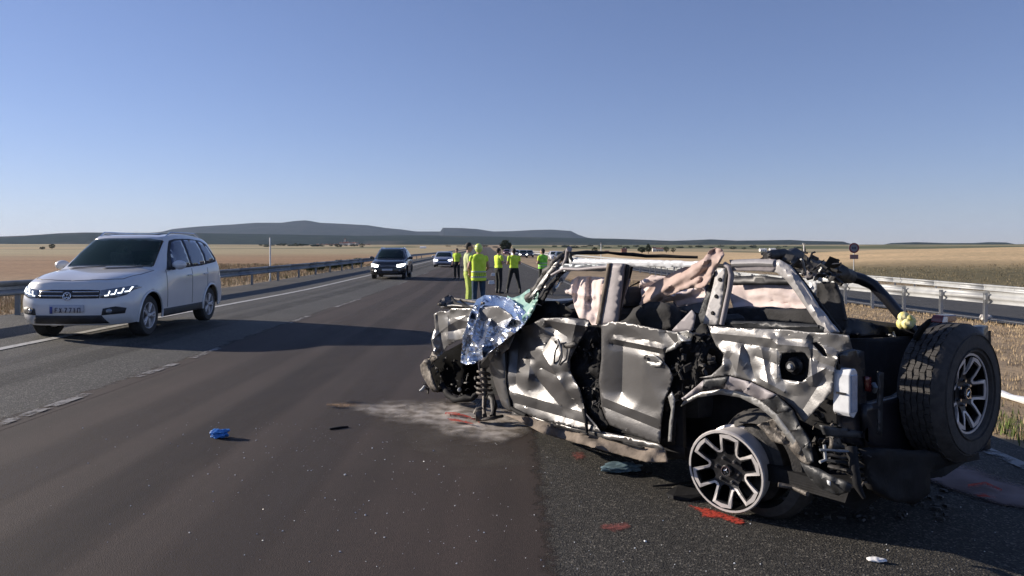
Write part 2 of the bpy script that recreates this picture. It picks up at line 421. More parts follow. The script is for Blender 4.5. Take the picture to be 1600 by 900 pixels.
# painted lines (worn)
def paint(name, col, thr, sc=6.0):
    m_, n, l, b = nodes(name); tc = n.new('ShaderNodeTexCoord')
    t = N(n, l, 'ShaderNodeTexNoise', Vector=tc.outputs['Object'], Scale=sc, Detail=8.0, Roughness=.75)
    mr = N(n, l, 'ShaderNodeMapRange', Value=t.outputs['Fac']); mr.inputs['From Min'].default_value = thr; mr.inputs['From Max'].default_value = thr + .12
    l.new(mr.outputs[0], b.inputs['Alpha']); b.inputs['Base Color'].default_value = (*col, 1); b.inputs['Roughness'].default_value = .8
    return m_
P_white = paint('white_road_paint', (.42, .42, .41), .33); P_worn = paint('worn_white_road_paint', (.24, .235, .23), .44)
P_faint = paint('faint_road_paint', (.26, .26, .25), .42)
def line(name, u, wd, y0, y1, m_, dz=.009):
    Yr = np.unique(np.concatenate([[y0, y1], YR[(YR > y0) & (YR < y1)]]))
    me, *_ = gridmesh(name, np.array([u - wd / 2, u, u + wd / 2]), Yr, gz, dz)
    return tag(link(name, me, m_), kind='structure')
line('edge_line', -7.42, .17, -40, 700, P_white)
line('edge_line', 3.92, .14, -40, 700, P_faint)
line('edge_line', 14.3, .15, -40, 700, P_white); line('edge_line', 22.9, .15, -40, 700, P_white)
for y0, y1 in ((6.3, 7.7), (8.7, 9.7), (10.2, 11.3), (15.2, 17), (20, 24), (34, 38), (48, 52), (62, 66)):
    line('lane_dash', -4.42, .12, y0, y1, P_worn)
for k in range(12): line('lane_dash', 18.5, .12, 4 + k * 14, 8 + k * 14, P_worn)
# ragged edges where the smooth resurfaced lane thins out over the older surfaces
def ragged(name, u0, u1, material):
    Us = np.linspace(u0, u1, 7); me, xx_, yy_, _ = gridmesh(name, Us, YR[YR > -8][:90], gz, .0015)
    at_ = me.color_attributes.new('edge', 'FLOAT_COLOR', 'POINT'); t = np.abs(np.tile(Us, len(yy_)) - u0) / abs(u1 - u0); bf = np.ones((t.size, 4), np.float32); bf[:, :3] = (1 - t)[:, None]
    at_.data.foreach_set('color', bf.ravel()); tag(link(name, me, material), kind='structure')
A_edge = asphalt('thin_edge_of_new_asphalt', (.0335, .0235, .0195), (.047, .034, .0285), False, True)
ragged('ragged_surface_edge', -.02, .42, A_edge); ragged('ragged_surface_edge', -4.27, -4.75, A_edge)
# paler wheel tracks and darker drip band
def track(name, uc, wd, c1, c2, thr):
    m_, n, l, b = nodes(name + '_stain'); tc = n.new('ShaderNodeTexCoord'); mp = n.new('ShaderNodeMapping'); mp.inputs['Scale'].default_value = (1, .22, 1); l.new(tc.outputs['Object'], mp.inputs[0])
    t = N(n, l, 'ShaderNodeTexNoise', Vector=mp.outputs[0], Scale=3.2, Detail=9.0, Roughness=.7); va = n.new('ShaderNodeVertexColor'); va.layer_name = 'edge'
    q = n.new('ShaderNodeMath'); q.operation = 'MULTIPLY'; l.new(t.outputs['Fac'], q.inputs[0]); l.new(va.outputs['Color'], q.inputs[1])
    mr = N(n, l, 'ShaderNodeMapRange', Value=q.outputs[0]); mr.inputs['From Min'].default_value = thr; mr.inputs['From Max'].default_value = thr + .45; mr.inputs['To Max'].default_value = .45; l.new(mr.outputs[0], b.inputs['Alpha'])
    l.new(ramp(n, l, t.outputs['Fac'], [(.3, c1), (.7, c2)]), b.inputs['Base Color']); b.inputs['Roughness'].default_value = .75
    Us = np.linspace(uc - wd / 2, uc + wd / 2, 9); me, xx_, yy_, _ = gridmesh(name, Us, YR[YR > -8][:95], gz, .003)
    at_ = me.color_attributes.new('edge', 'FLOAT_COLOR', 'POINT'); t_ = np.tile(1 - np.abs(Us - uc) / (wd / 2), len(yy_)); bf = np.ones((t_.size, 4), np.float32); bf[:, :3] = smooth01(0, .6, t_)[:, None]
    at_.data.foreach_set('color', bf.ravel()); tag(link(name, me, m_), kind='structure')
track('wheel_track', -3.35, .8, (.045, .036, .032), (.066, .053, .047), .16); track('wheel_track', -1.55, .8, (.045, .036, .032), (.066, .053, .047), .16)
track('oil_band', -2.45, .9, (.018, .014, .013), (.03, .024, .022), .18)
track('wheel_track', -6.6, .7, (.07, .068, .064), (.09, .088, .083), .2); track('oil_band', -5.8, .9, (.02, .019, .018), (.034, .033, .031), .22)

# ------------------------------------------------------------------ hills
hm, n, l, b = nodes('forested_hillside'); tc = n.new('ShaderNodeTexCoord')
t = N(n, l, 'ShaderNodeTexNoise', Vector=tc.outputs['Object'], Scale=.012, Detail=9.0, Roughness=.7)
t2 = N(n, l, 'ShaderNodeTexNoise', Vector=tc.outputs['Object'], Scale=.0022, Detail=4.0)
c = ramp(n, l, t.outputs['Fac'], [(.35, (.007, .016, .012)), (.62, (.022, .033, .023))])
c = mixc(n, l, ramp(n, l, t2.outputs['Fac'], [(.55, (0, 0, 0)), (.66, (1, 1, 1))]), c, (.07, .062, .045, 1))
l.new(c, b.inputs['Base Color']); b.inputs['Roughness'].default_value = 1; b.inputs['Specular IOR Level'].default_value = 0
bp = N(n, l, 'ShaderNodeBump', Height=t.outputs['Fac'], Strength=1.0, Distance=12.0); l.new(bp.outputs[0], b.inputs['Normal'])
hm2, n, l, b = nodes('far_rocky_hillside'); tc = n.new('ShaderNodeTexCoord')
t = N(n, l, 'ShaderNodeTexNoise', Vector=tc.outputs['Object'], Scale=.006, Detail=8.0, Roughness=.65)
c = ramp(n, l, t.outputs['Fac'], [(.35, (.011, .017, .019)), (.65, (.036, .037, .038))])
l.new(c, b.inputs['Base Color']); b.inputs['Roughness'].default_value = 1; b.inputs['Specular IOR Level'].default_value = 0
bp = N(n, l, 'ShaderNodeBump', Height=t.outputs['Fac'], Strength=1.0, Distance=20.0); l.new(bp.outputs[0], b.inputs['Normal'])
def hills(name, D, depth, prof, m_, rough, step=4, tail=.06):
    P = np.array(prof, float); cols = np.arange(P[0, 0], P[-1, 0] + .1, step)
    top = np.interp(cols, P[:, 0], P[:, 1]); rows = np.linspace(-1, 1, 26)
    vs = []; 
    for r in rows:
        dd_ = D + r * depth
        k = (1 - abs(r)) ** .75 if r < 0 else (1 - r) ** .9
        for cpx, tp in zip(cols, top):
            x = (cpx - CX) / F * dd_; zr = EYE + (HY - tp) / F * D
            nz = noise.fractal(Vector((x / 420, dd_ / 420, 1.7)), 1, 2, 4) * rough * (1 if abs(r) > .01 else .25)
            vs.append((x, dd_, -8 + (zr + 8) * k + nz * math.sin(math.pi * min(1, (1 - abs(r)) * 1.3)) * (0.2 + k * .8)))
    nc = len(cols); fs = [(j * nc + i, j * nc + i + 1, (j + 1) * nc + i + 1, (j + 1) * nc + i) for j in range(25) for i in range(nc - 1)]
    me = bpy.data.meshes.new(name); me.from_pydata(vs, [], fs); me.update()
    return tag(link(name, me, m_, smooth=True), kind='structure')
hills('hills', 7600, 1500, [(-1500, 388), (-900, 384), (-100, 372), (150, 368), (250, 362), (270, 357), (310, 353), (360, 350), (400, 347), (440, 347), (462, 344), (478, 343), (500, 347), (540, 349), (575, 351), (600, 355), (630, 358), (650, 361), (688, 361), (692, 355), (720, 355.5), (745, 357), (770, 361), (800, 360.5), (835, 358.5), (862, 358), (892, 360), (903, 366), (918, 371), (945, 374), (985, 378), (1040, 385), (1200, 392)], hm2, 14)
hills('hills', 4300, 900, [(-1700, 388), (-700, 380), (-200, 372), (0, 369), (40, 367.5), (90, 364), (130, 362.5), (220, 363), (330, 364), (450, 366), (560, 368), (660, 367), (760, 369), (880, 371), (960, 372.5), (1000, 374), (1050, 376), (1090, 374.5), (1110, 373.5), (1150, 375.5), (1200, 375), (1235, 374.5), (1262, 376), (1318, 377), (1326, 380), (1350, 383), (1372, 383.5), (1392, 379.5), (1430, 378), (1480, 379.5), (1520, 379.5), (1545, 378), (1572, 378.5), (1590, 382), (1620, 386), (2300, 390)], hm, 7)
# light rocky scars on the mesa
for x0, x1, yy_ in ((812, 840, 363.5), (852, 868, 364), (872, 890, 364.5)):
    D = 7380; b_ = MB()
    pts = [((px - CX) / F * D, D + random.uniform(-20, 20), EYE + (HY - yy_ + random.uniform(-.6, .6)) / F * D) for px in np.linspace(x0, x1, 7)]
    b_.tube(pts, [3, 9, 10, 8, 9, 8, 2], 6)
    tag(b_.build('rock_outcrop', mat('pale_rock', (.30, .27, .24), .95), None), 'pale rocky scar on the flank of the flat topped far hill' if x0 == 812 else ('short pale rock band on the flat topped hill, ' + ('middle one' if x0 == 852 else 'nearest its steep right end')), 'rock')

# ------------------------------------------------------------------ air

hz = MB().box((0, 5000, 190), (26000, 14000 + 8000, 620)).build('haze', None, None)
hmz = bpy.data.materials.new('thin_haze'); hmz.use_nodes = True; hn = hmz.node_tree.nodes; hn.remove(hn['Principled BSDF'])
vol = hn.new('ShaderNodeVolumePrincipled'); vol.inputs['Color'].default_value = (.60, .76, 1.0, 1); vol.inputs['Density'].default_value = 3.6e-5; vol.inputs['Anisotropy'].default_value = .1
hmz.node_tree.links.new(vol.outputs[0], hn['Material Output'].inputs['Volume']); hz.data.materials.append(hmz)
tag(hz, 'thin pale haze over the plain', 'haze', kind='stuff')
# ------------------------------------------------------------------ the wrecked off-roader
TH = R(35); QX, QY = 1.22, 4.5                       # outer face of its near rear wheel, heading
AX, AY = -math.sin(TH), math.cos(TH); RX, RY = math.cos(TH), math.sin(TH)
ZW = gzf(1.3, 4.6)
wreck = empty('wrecked_offroad_car', (QX, QY, ZW), R(90) + TH, label='crushed dark grey off-road car without its roof, standing on a bare rim', cat='car')
def WP(px, py, l):                                   # local point (forward, left, up) lying l metres inboard of the near side
    kx = (px - CX) / F
    s = (QX + l * RX - kx * (QY + l * RY)) / (kx * AY - AX); y = QY + s * AY + l * RY
    return Vector((s, -l, EYE - (py - HY) / F * y - ZW))
def RP(px, py, c):                                   # local point on the plane c metres behind the rear axle
    kx = (px - CX) / F
    x0, y0 = QX - c * AX, QY - c * AY
    l = (kx * y0 - x0) / (RX - kx * RY); y = y0 + l * RY
    return Vector((-c, -l, EYE - (py - HY) / F * y - ZW))
def facets(x0, y0, x1, y1, cell, seed):
    """random folded-sheet height field: flat facets that meet in sharp creases"""
    rs = random.Random(seed); pts = []
    nx, ny = int((x1 - x0) / cell) + 3, int((y1 - y0) / cell) + 3
    for j in range(ny):
        for i in range(nx): pts.append(Vector((x0 + (i - 1 + (.5 if j % 2 else 0) + rs.uniform(-.42, .42)) * cell, y0 + (j - 1 + rs.uniform(-.42, .42)) * cell)))
    r = geometry.delaunay_2d_cdt(pts, [], [], 0, 1e-6)
    lines = [(r[0][e[0]].x, r[0][e[0]].y, r[0][e[1]].x, r[0][e[1]].y) for e in r[1]]
    return BVHTree.FromPolygons([(v.x, v.y, rs.uniform(-1, 1)) for v in r[0]], [tuple(f) for f in r[2]]), lines
def panel(name, outl, l0, material, folds=(), holes=(), sp=7, thick=.004, noise_amp=.01, nscale=.03, parent=None, plane=WP, seed=0, smooth=True, bow=0, sharp=38, cell=None, crisp=False, cloth=None):
    noise_amp *= .42 if material in (M['wreck'], M['wreck2'], M['airbag'], M['airtan'], M['silver']) else .7
    P = [(p[0], p[1]) for p in outl]; Lz = [(p[2] if len(p) > 2 else l0) for p in outl]
    xs_ = [p[0] for p in P]; ys_ = [p[1] for p in P]; big = facets(min(xs_), min(ys_), max(xs_), max(ys_), cell or 1.1 / nscale, seed + 100); big, bl_ = big; sml, _ = facets(min(xs_), min(ys_), max(xs_), max(ys_), (cell or 1.1 / nscale) * .42, seed + 200)
    lines = []
    if crisp:
        for q in bl_ + [f[:4] for f in folds]:
            mx, my = (q[0] + q[2]) / 2, (q[1] + q[3]) / 2
            if inpoly(mx, my, P) or inpoly(q[0], q[1], P) or inpoly(q[2], q[3], P): lines.append(q)
    vs, fs = cdt(P, sp, holes, lines)
    out = []; PA = np.array(P); LA = np.array(Lz, float); con = max(Lz) - min(Lz) < 1e-6
    cx_, cy_ = PA.mean(0); ext = max(np.ptp(PA[:, 0]), np.ptp(PA[:, 1])) / 2
    for x, y in vs:
        if con: l_ = Lz[0]
        else:
            w_ = 1 / (((PA[:, 0] - x) ** 2 + (PA[:, 1] - y) ** 2) ** 1.1 + .5); l_ = float((w_ * LA).sum() / w_.sum())
        for f in folds:
            d = sd(x, y, *f[:4])
            wf = f[4] * 1.3; q_ = 1 - d / wf
            if q_ > 0: l_ += f[5] * .62 * (q_ * .75 + .25 * q_ * q_)
        if noise_amp:
            h1 = big.ray_cast(Vector((x, y, 5)), Vector((0, 0, -1)))[0]; h2 = sml.ray_cast(Vector((x, y, 5)), Vector((0, 0, -1)))[0]
            if cloth is not None:
                ca, sa = math.cos(R(cloth)), math.sin(R(cloth)); u_, v_ = x * ca + y * sa, -x * sa + y * ca
                q = Vector((u_ * .018 + seed, v_ * .075 + .5 * noise.noise(Vector((x * .05, y * .05, seed))), seed * 1.3))
                l_ += noise_amp * (2.0 * (.35 - abs(noise.noise(q))) + .55 * (.3 - abs(noise.noise(q * 2.1))) + .12 * (h1.z if h1 else 0))
            else: l_ += noise_amp * ((h1.z if h1 else 0) + (.14 if crisp else .32) * (h2.z if h2 else 0))
        if bow: l_ -= bow * (1 - min(1, math.hypot(x - cx_, y - cy_) / ext) ** 2)
        out.append(plane(x, y, l_))
    me = bpy.data.meshes.new(name); me.from_pydata(out, [], fs); me.update()
    o = link(name, me, material, parent or wreck, smooth, sharp)
    sol = o.modifiers.new('thickness', 'SOLIDIFY'); sol.thickness = thick; sol.offset = 0
    return o
def tubepx(name, pts, rad, material, parent=None, n=8, flat=1, plane=WP, jitter=0, sub=1):
    q = []; rr = []
    rad_ = rad if hasattr(rad, '__len__') else [rad] * len(pts)
    for i in range(len(pts) - 1):
        for k in range(sub):
            t = k / sub; a, b_ = pts[i], pts[i + 1]
            c_ = [a[j] + (b_[j] - a[j]) * t for j in range(3)]
            v = plane(*c_)
            if jitter: v += Vector([random.uniform(-jitter, jitter) for _ in range(3)])
            q.append(v); rr.append((rad_[i] + (rad_[i + 1] - rad_[i]) * t) * (1 + (random.uniform(-.3, .3) if jitter else 0)))
    q.append(plane(*pts[-1])); rr.append(rad_[-1])
    return MB().tube(q, rr, n, flat).build(name, material, parent or wreck, True, 50)
def shards(name, x0, x1, y0, y1, l0, l1, cnt, material, size=(.03, .09), parent=None, poly=None):
    b = MB()
    for _ in range(cnt):
        for _t in range(30):
            x, y = random.uniform(x0, x1), random.uniform(y0, y1)
            if poly is None or inpoly(x, y, poly): break
        c = WP(x, y, random.uniform(l0, l1)); s_ = random.uniform(*size)
        rot = Matrix.Rotation(random.uniform(0, 6), 3, Vector([random.uniform(-1, 1) for _ in range(3)]).normalized())
        if random.random() < .35:
            a = rot @ Vector((s_ * .9, 0, 0)); b.tube([c - a, c + a * .2 + Vector((0, 0, s_ * .5)), c + a], s_ * .13, 5)
        else: b.box(c, (s_ * random.uniform(.6, 1.5), s_ * random.uniform(.3, .9), .012), rot, random.uniform(.3, 1))
    return tag(b.build(name, material, parent or wreck), kind='stuff')

# --- dark inner shell: floor, bulkheads, far side, wheel houses
def sbox(name, s0, s1, l0, l1, z0, z1, material, crumple=.02, parent=None, bev=.015):
    b = MB().box(((s0 + s1) / 2, -(l0 + l1) / 2, (z0 + z1) / 2), (abs(s1 - s0), abs(l1 - l0), abs(z1 - z0)))
    me = b.mesh(name); bm = bmesh.new(); bm.from_mesh(me)
    bmesh.ops.subdivide_edges(bm, edges=bm.edges, cuts=5, use_grid_fill=True)
    for v in bm.verts:
        q = v.co * 4 + Vector((s0, l0, z0)); v.co += Vector((noise.noise(q), noise.noise(q + Vector((9, 0, 0))), noise.noise(q + Vector((0, 9, 0))))) * crumple * 2
    bm.to_mesh(me); bm.free()
    return link(name, me, material, parent or wreck, False)
sbox('floor_pan', -.78, 2.55, .16, 1.74, .24, .34, M['black'])
sbox('right_side_panel', -.78, 2.5, 1.74, 1.86, .30, 1.08, M['black'])
sbox('right_front_fender', 2.5, 3.35, 1.70, 1.84, .45, .98, M['wreck'], .03)
sbox('firewall', 2.42, 2.52, .14, 1.78, .30, 1.02, M['black'])
sbox('dashboard', 2.10, 2.42, .16, 1.70, .72, 1.04, M['black'], .03)
sbox('engine_block', 2.62, 3.2, .50, 1.4, .28, .90, M['blackm'], .06)
sbox('wheel_house', -.62, .62, .42, .52, .26, 1.06, M['black'], .02)
sbox('front_wheel_house', 2.35, 3.25, .42, .5, .22, .98, M['black'], .03)
sbox('fuel_tank', -.2, 1.0, .5, 1.3, .16, .3, M['black'])
sbox('left_inner_door_void', .36, 2.35, .13, .16, .30, 1.02, M['black'], .01)
for i, (s_, l_) in enumerate(((1.62, .30), (1.62, 1.12), (.62, .28), (.62, .78), (.62, 1.22))):
    sw = .52 if i < 2 else .44
    so_ = sbox('seat', s_ - .25, s_ + .25, l_, l_ + sw, .48, .68, M['seat'], .02)
    b = MB(); b.box((s_ - .27, -(l_ + sw / 2), .92), (.14, sw * .95, .52), Matrix.Rotation(R(-14), 3, 'Y'), .8)
    o = b.build('backrest', M['seat'], so_, False, bevel=.05)
    if i < 2: MB().box((s_ - .35, -(l_ + sw / 2), 1.24), (.10, .24, .16), None, .85).build('headrest', M['seat'], so_, False, bevel=.04)
b = MB(); ring = [Vector((0, .18 * math.cos(k * R(18)), .18 * math.sin(k * R(18)))) for k in range(21)]
rm = Matrix.Rotation(R(-25), 3, 'Y'); b.tube([rm @ p + Vector((2.02, -.55, 1.0)) for p in ring], .014, 6, cap=False)
b.tube([(2.02, -.55, 1.0), (2.2, -.55, .92)], .04, 8); b.build('steering_wheel', M['black'], wreck, True)

# --- near-side body panels, traced where they stand
W_ = M['wreck']
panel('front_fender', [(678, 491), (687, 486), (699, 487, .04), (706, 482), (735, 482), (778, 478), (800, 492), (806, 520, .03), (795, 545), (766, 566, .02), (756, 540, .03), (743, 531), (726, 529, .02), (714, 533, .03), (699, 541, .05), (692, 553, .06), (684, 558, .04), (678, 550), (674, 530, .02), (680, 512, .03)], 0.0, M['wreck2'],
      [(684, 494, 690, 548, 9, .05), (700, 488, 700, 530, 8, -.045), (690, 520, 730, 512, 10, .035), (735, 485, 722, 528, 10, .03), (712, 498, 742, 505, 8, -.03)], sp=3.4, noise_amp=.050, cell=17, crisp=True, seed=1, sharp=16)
panel('rear_fender_edge', [(764, 570), (774, 549), (788, 532), (791, 594), (797, 622), (803, 640), (797, 643), (785, 634), (774, 604)], .02, W_, [(778, 548, 790, 636, 8, -.03)], noise_amp=.012, nscale=.05, seed=2)
panel('front_door', [(790, 533, .03), (797, 524, .08), (812, 512, .09), (828, 507), (848, 497, .02), (884, 496), (905, 498), (920, 500), (921, 508), (911, 524, .02), (899, 545, .03), (891, 562, .03), (891, 580, .03), (897, 592, .02), (906, 608), (910, 622), (915, 645), (932, 664), (940, 676), (900, 668), (850, 657), (804, 641), (797, 622), (792, 600)], .0, W_,
      [(826, 512, 823, 560, 20, .07), (812, 520, 806, 600, 14, .05), (831, 548, 826, 590, 16, -.06), (848, 552, 884, 610, 20, -.075), (866, 520, 846, 552, 18, .06), (884, 610, 902, 632, 18, .055), (838, 590, 880, 640, 18, .055), (852, 500, 918, 510, 8, -.03), (860, 510, 886, 526, 9, .045), (900, 506, 886, 566, 12, -.05), (800, 612, 925, 648, 11, -.016), (806, 630, 930, 666, 10, .016), (846, 575, 868, 586, 9, .04)], sp=3.8, noise_amp=.030, cell=30, crisp=True, seed=3, sharp=14)
tubepx('door_handle', [(869, 536, .0), (867, 532, -.03), (872, 531, -.03), (877, 545, -.035), (878, 558, -.03), (873, 570, -.02)], [.009, .01, .01, .009, .008, .006], M['silver'])
tubepx('door_handle', [(874, 536, .0), (868, 548, -.02), (866, 560, -.03), (866, 568, -.02)], .007, M['blackm'])
panel('door_skin_tear', [(879, 538), (897, 534), (902, 540), (893, 544), (880, 543)], -.005, M['blackm'], sp=5, noise_amp=.02)
# crushed middle pillar: black gap with torn cloth hanging out
panel('torn_black_pillar_cover', [(921, 508), (940, 508), (946, 504), (940, 540), (938, 560), (936, 594), (938, 634), (946, 655), (952, 664), (944, 672), (930, 664), (914, 645), (908, 612), (896, 592), (889, 578), (891, 562), (900, 543), (912, 522)], .10, M['black'],
      [(930, 515, 912, 570, 8, -.06), (925, 575, 926, 640, 7, -.05), (912, 560, 930, 600, 8, .05)], sp=5, noise_amp=.05, nscale=.07, seed=4)
tubepx('hanging_cable', [(913, 640, .02), (916, 660, -.02), (917, 676, -.02), (918, 690, -.015), (916, 697, -.01)], [.02, .014, .01, .008, .006], M['black'])
tubepx('torn_seal', [(790, 533, .03), (792, 570, .02), (791, 600, 0), (795, 618, -.01), (798, 636, -.01), (806, 642, -.01), (822, 650, -.01)], [.012, .012, .010, .012, .016, .02, .02], M['black'])
shards('broken_pillar_scraps', 896, 940, 515, 655, .02, .1, 34, M['blackm'], (.015, .05))
panel('rear_door', [(940, 508), (953, 503), (975, 503), (1038, 516), (1060, 519, -.02), (1066, 540, -.03), (1040, 547), (1038, 566, .01), (1046, 575, .02), (1052, 590, .02), (1047, 606, .02), (1038, 626, .01), (1034, 655), (1031, 694), (1000, 683), (953, 664), (946, 652), (940, 635), (936, 594), (940, 560)], .0, W_,
      [(962, 530, 1036, 545, 6, -.03), (958, 538, 1030, 552, 7, .02), (974, 540, 972, 612, 24, .07), (1000, 560, 1034, 640, 22, -.02), (944, 622, 1032, 656, 10, -.012), (944, 636, 1032, 672, 10, .016), (1042, 520, 1062, 545, 10, .03)], sp=4.2, noise_amp=.016, cell=40, crisp=True, seed=5, sharp=14)
panel('door_handle_cup', [(1003, 556), (1010, 553), (1022, 554), (1030, 560), (1036, 566), (1031, 573), (1020, 573), (1010, 567)], -.006, M['silver'], [(1010, 560, 1030, 566, 5, .03)], sp=4, noise_amp=.006)
MB().lathe([(0, .003), (.012, .003), (.012, 0)], 12, Matrix.Translation(WP(1008, 559, -.014)) @ Matrix.Rotation(R(90), 4, 'Z')).build('lock', M['black'], wreck)
panel('torn_door_corner', [(1058, 519, -.03), (1076, 516, -.06), (1084, 522, -.05), (1080, 533, -.04), (1066, 534, -.05), (1056, 545, -.03), (1040, 551, -.02), (1042, 545), (1060, 533)], -.02, M['silver'], [(1062, 520, 1080, 530, 6, .05)], sp=4, noise_amp=.03, nscale=.08, seed=6)
panel('window_corner_frame', [(1050, 516), (1081, 484), (1087, 492), (1085, 506), (1082, 517), (1062, 519)], .0, M['pillar'], sp=6, noise_amp=.004)
panel('door_edge_strip', [(1044, 620), (1050, 612), (1055, 624), (1053, 645), (1050, 668), (1049, 690), (1044, 690), (1046, 660), (1049, 640)], -.02, M['silver'], sp=4, noise_amp=.02, seed=8)
panel('lock_pillar_scrap', [(1030, 694), (1036, 655), (1039, 626), (1052, 592), (1046, 575), (1066, 540), (1084, 520), (1100, 500), (1108, 512), (1118, 540), (1130, 554), (1126, 570), (1106, 590), (1080, 612), (1062, 632), (1056, 660), (1054, 700), (1040, 702)], .13, M['black'], [(1100, 520, 1090, 590, 10, -.07), (1060, 580, 1064, 620, 8, -.05), (1078, 548, 1096, 560, 10, -.08)], sp=6, noise_amp=.07, nscale=.06, seed=9)
shards('torn_lock_pillar_scraps', 1048, 1118, 520, 640, .0, .1, 46, M['blackm'], (.015, .06), poly=[(1066, 540), (1088, 515), (1105, 510), (1122, 550), (1105, 585), (1065, 620), (1046, 640), (1046, 590)])
arch_out = [(1066, 624), (1082, 604), (1104, 591), (1139, 586), (1173, 595), (1214, 615), (1240, 637), (1257, 660)]
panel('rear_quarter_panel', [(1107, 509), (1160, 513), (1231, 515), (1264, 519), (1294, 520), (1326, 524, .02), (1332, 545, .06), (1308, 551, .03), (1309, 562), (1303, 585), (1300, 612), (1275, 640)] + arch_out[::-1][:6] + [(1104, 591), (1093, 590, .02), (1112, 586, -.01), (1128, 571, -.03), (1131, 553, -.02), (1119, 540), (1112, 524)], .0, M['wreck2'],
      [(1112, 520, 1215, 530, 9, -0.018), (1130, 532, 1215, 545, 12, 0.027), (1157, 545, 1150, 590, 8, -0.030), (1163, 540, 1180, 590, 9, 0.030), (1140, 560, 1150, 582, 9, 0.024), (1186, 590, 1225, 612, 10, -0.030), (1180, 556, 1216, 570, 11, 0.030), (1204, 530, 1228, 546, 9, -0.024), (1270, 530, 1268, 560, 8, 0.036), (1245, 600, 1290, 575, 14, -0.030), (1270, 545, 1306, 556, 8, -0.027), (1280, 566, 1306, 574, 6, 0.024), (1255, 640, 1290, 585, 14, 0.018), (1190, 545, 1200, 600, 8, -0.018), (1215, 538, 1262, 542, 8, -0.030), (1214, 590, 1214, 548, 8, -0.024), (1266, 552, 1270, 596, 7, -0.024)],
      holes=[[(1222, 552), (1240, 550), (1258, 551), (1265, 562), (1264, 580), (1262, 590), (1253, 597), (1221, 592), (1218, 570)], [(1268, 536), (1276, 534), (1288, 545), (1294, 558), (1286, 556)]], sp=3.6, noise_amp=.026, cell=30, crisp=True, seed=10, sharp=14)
panel('fuel_filler_recess', [(1214, 545), (1270, 545), (1270, 602), (1212, 600)], .09, M['black'], sp=10, noise_amp=.02)
MB().lathe([(0, .03), (.03, .03), (.034, .0), (.05, -.01), (.05, -.05)], 18, Matrix.Translation(WP(1240, 572, .05)) @ Matrix.Rotation(R(90), 4, 'Z')).build('fuel_cap', M['rimdark'], wreck, True)
MB().lathe([(.0, .045), (.012, .045), (.018, .03)], 12, Matrix.Translation(WP(1240, 572, .05)) @ Matrix.Rotation(R(90), 4, 'Z')).build('fuel_cap_knob', M['galv'], wreck, True)
# arch flare in segments
inner = [(1069, 626), (1095, 612), (1130, 607), (1162, 612), (1191, 627), (1214, 646), (1237, 676), (1254, 702), (1262, 722)]
outer = [(1065, 623), (1101, 593), (1139, 588), (1173, 597), (1214, 617), (1238, 640), (1250, 664), (1266, 690), (1272, 722)]
for i in range(8):
    a0, a1, b0, b1 = inner[i], inner[i + 1], outer[i], outer[i + 1]
    k = .5
    mid0 = (a0[0] + (b0[0] - a0[0]) * .45, a0[1] + (b0[1] - a0[1]) * .45); mid1 = (a1[0] + (b1[0] - a1[0]) * .45, a1[1] + (b1[1] - a1[1]) * .45)
    panel('arch_flare_segment', [(a0[0], a0[1], .0), (a1[0], a1[1], .0), (mid1[0], mid1[1], -.06), (b1[0], b1[1], -.05), (b0[0], b0[1], -.05), (mid0[0], mid0[1], -.06)], -.03, M['mudgrey'] if i not in (2, 3, 0) else M['pillar'], sp=6, noise_amp=.008, seed=20 + i, thick=.008)
panel('arch_inner_lip', inner[:8] + [(p[0] - 5, p[1] + 9) for p in inner[:8]][::-1], .03, M['silver'], sp=6, noise_amp=.006, thick=.006)
panel('torn_inner_arch_plate', [(1183, 664), (1205, 655), (1224, 653), (1240, 676), (1256, 700), (1268, 690), (1270, 722), (1262, 732), (1244, 712), (1230, 696), (1206, 690), (1196, 676)], .03, M['dirt'], [(1200, 662, 1236, 690, 7, .05)], holes=[[(1212, 664), (1226, 662), (1232, 672), (1220, 674)]], sp=5, noise_amp=.03, nscale=.06, seed=12, thick=.006)
# side step
panel('side_step', [(789, 648, -.02), (830, 652, -.02), (880, 668, -.02), (935, 683, -.02), (1000, 697, -.02), (1040, 704, -.02), (1043, 722, -.16), (1010, 722, -.16), (930, 700, -.16), (847, 677, -.16), (815, 660, -.14)], -.06, M['sill'], [(850, 663, 935, 688, 4, .03), (952, 688, 1015, 704, 4, .03)], sp=5, noise_amp=.010, nscale=.06, seed=13, thick=.012)
for a, b_ in (((838, 655), (920, 677)), ((938, 681), (1008, 699))):
    panel('step_slot', [(a[0], a[1]), (b_[0], b_[1]), (b_[0] - 2, b_[1] + 3.5), (a[0] + 3, a[1] + 3.5)], -.07, M['black'], sp=8, noise_amp=0)
panel('side_sill', [(800, 638), (850, 655), (940, 674), (1031, 693), (1040, 704), (935, 686), (800, 652)], .02, W_, sp=7, noise_amp=.012, seed=14)
panel('under_sill', [(797, 650), (935, 690), (1045, 718), (1070, 716), (1070, 700), (1040, 690), (935, 670)], .14, M['black'], sp=12, noise_amp=.02)

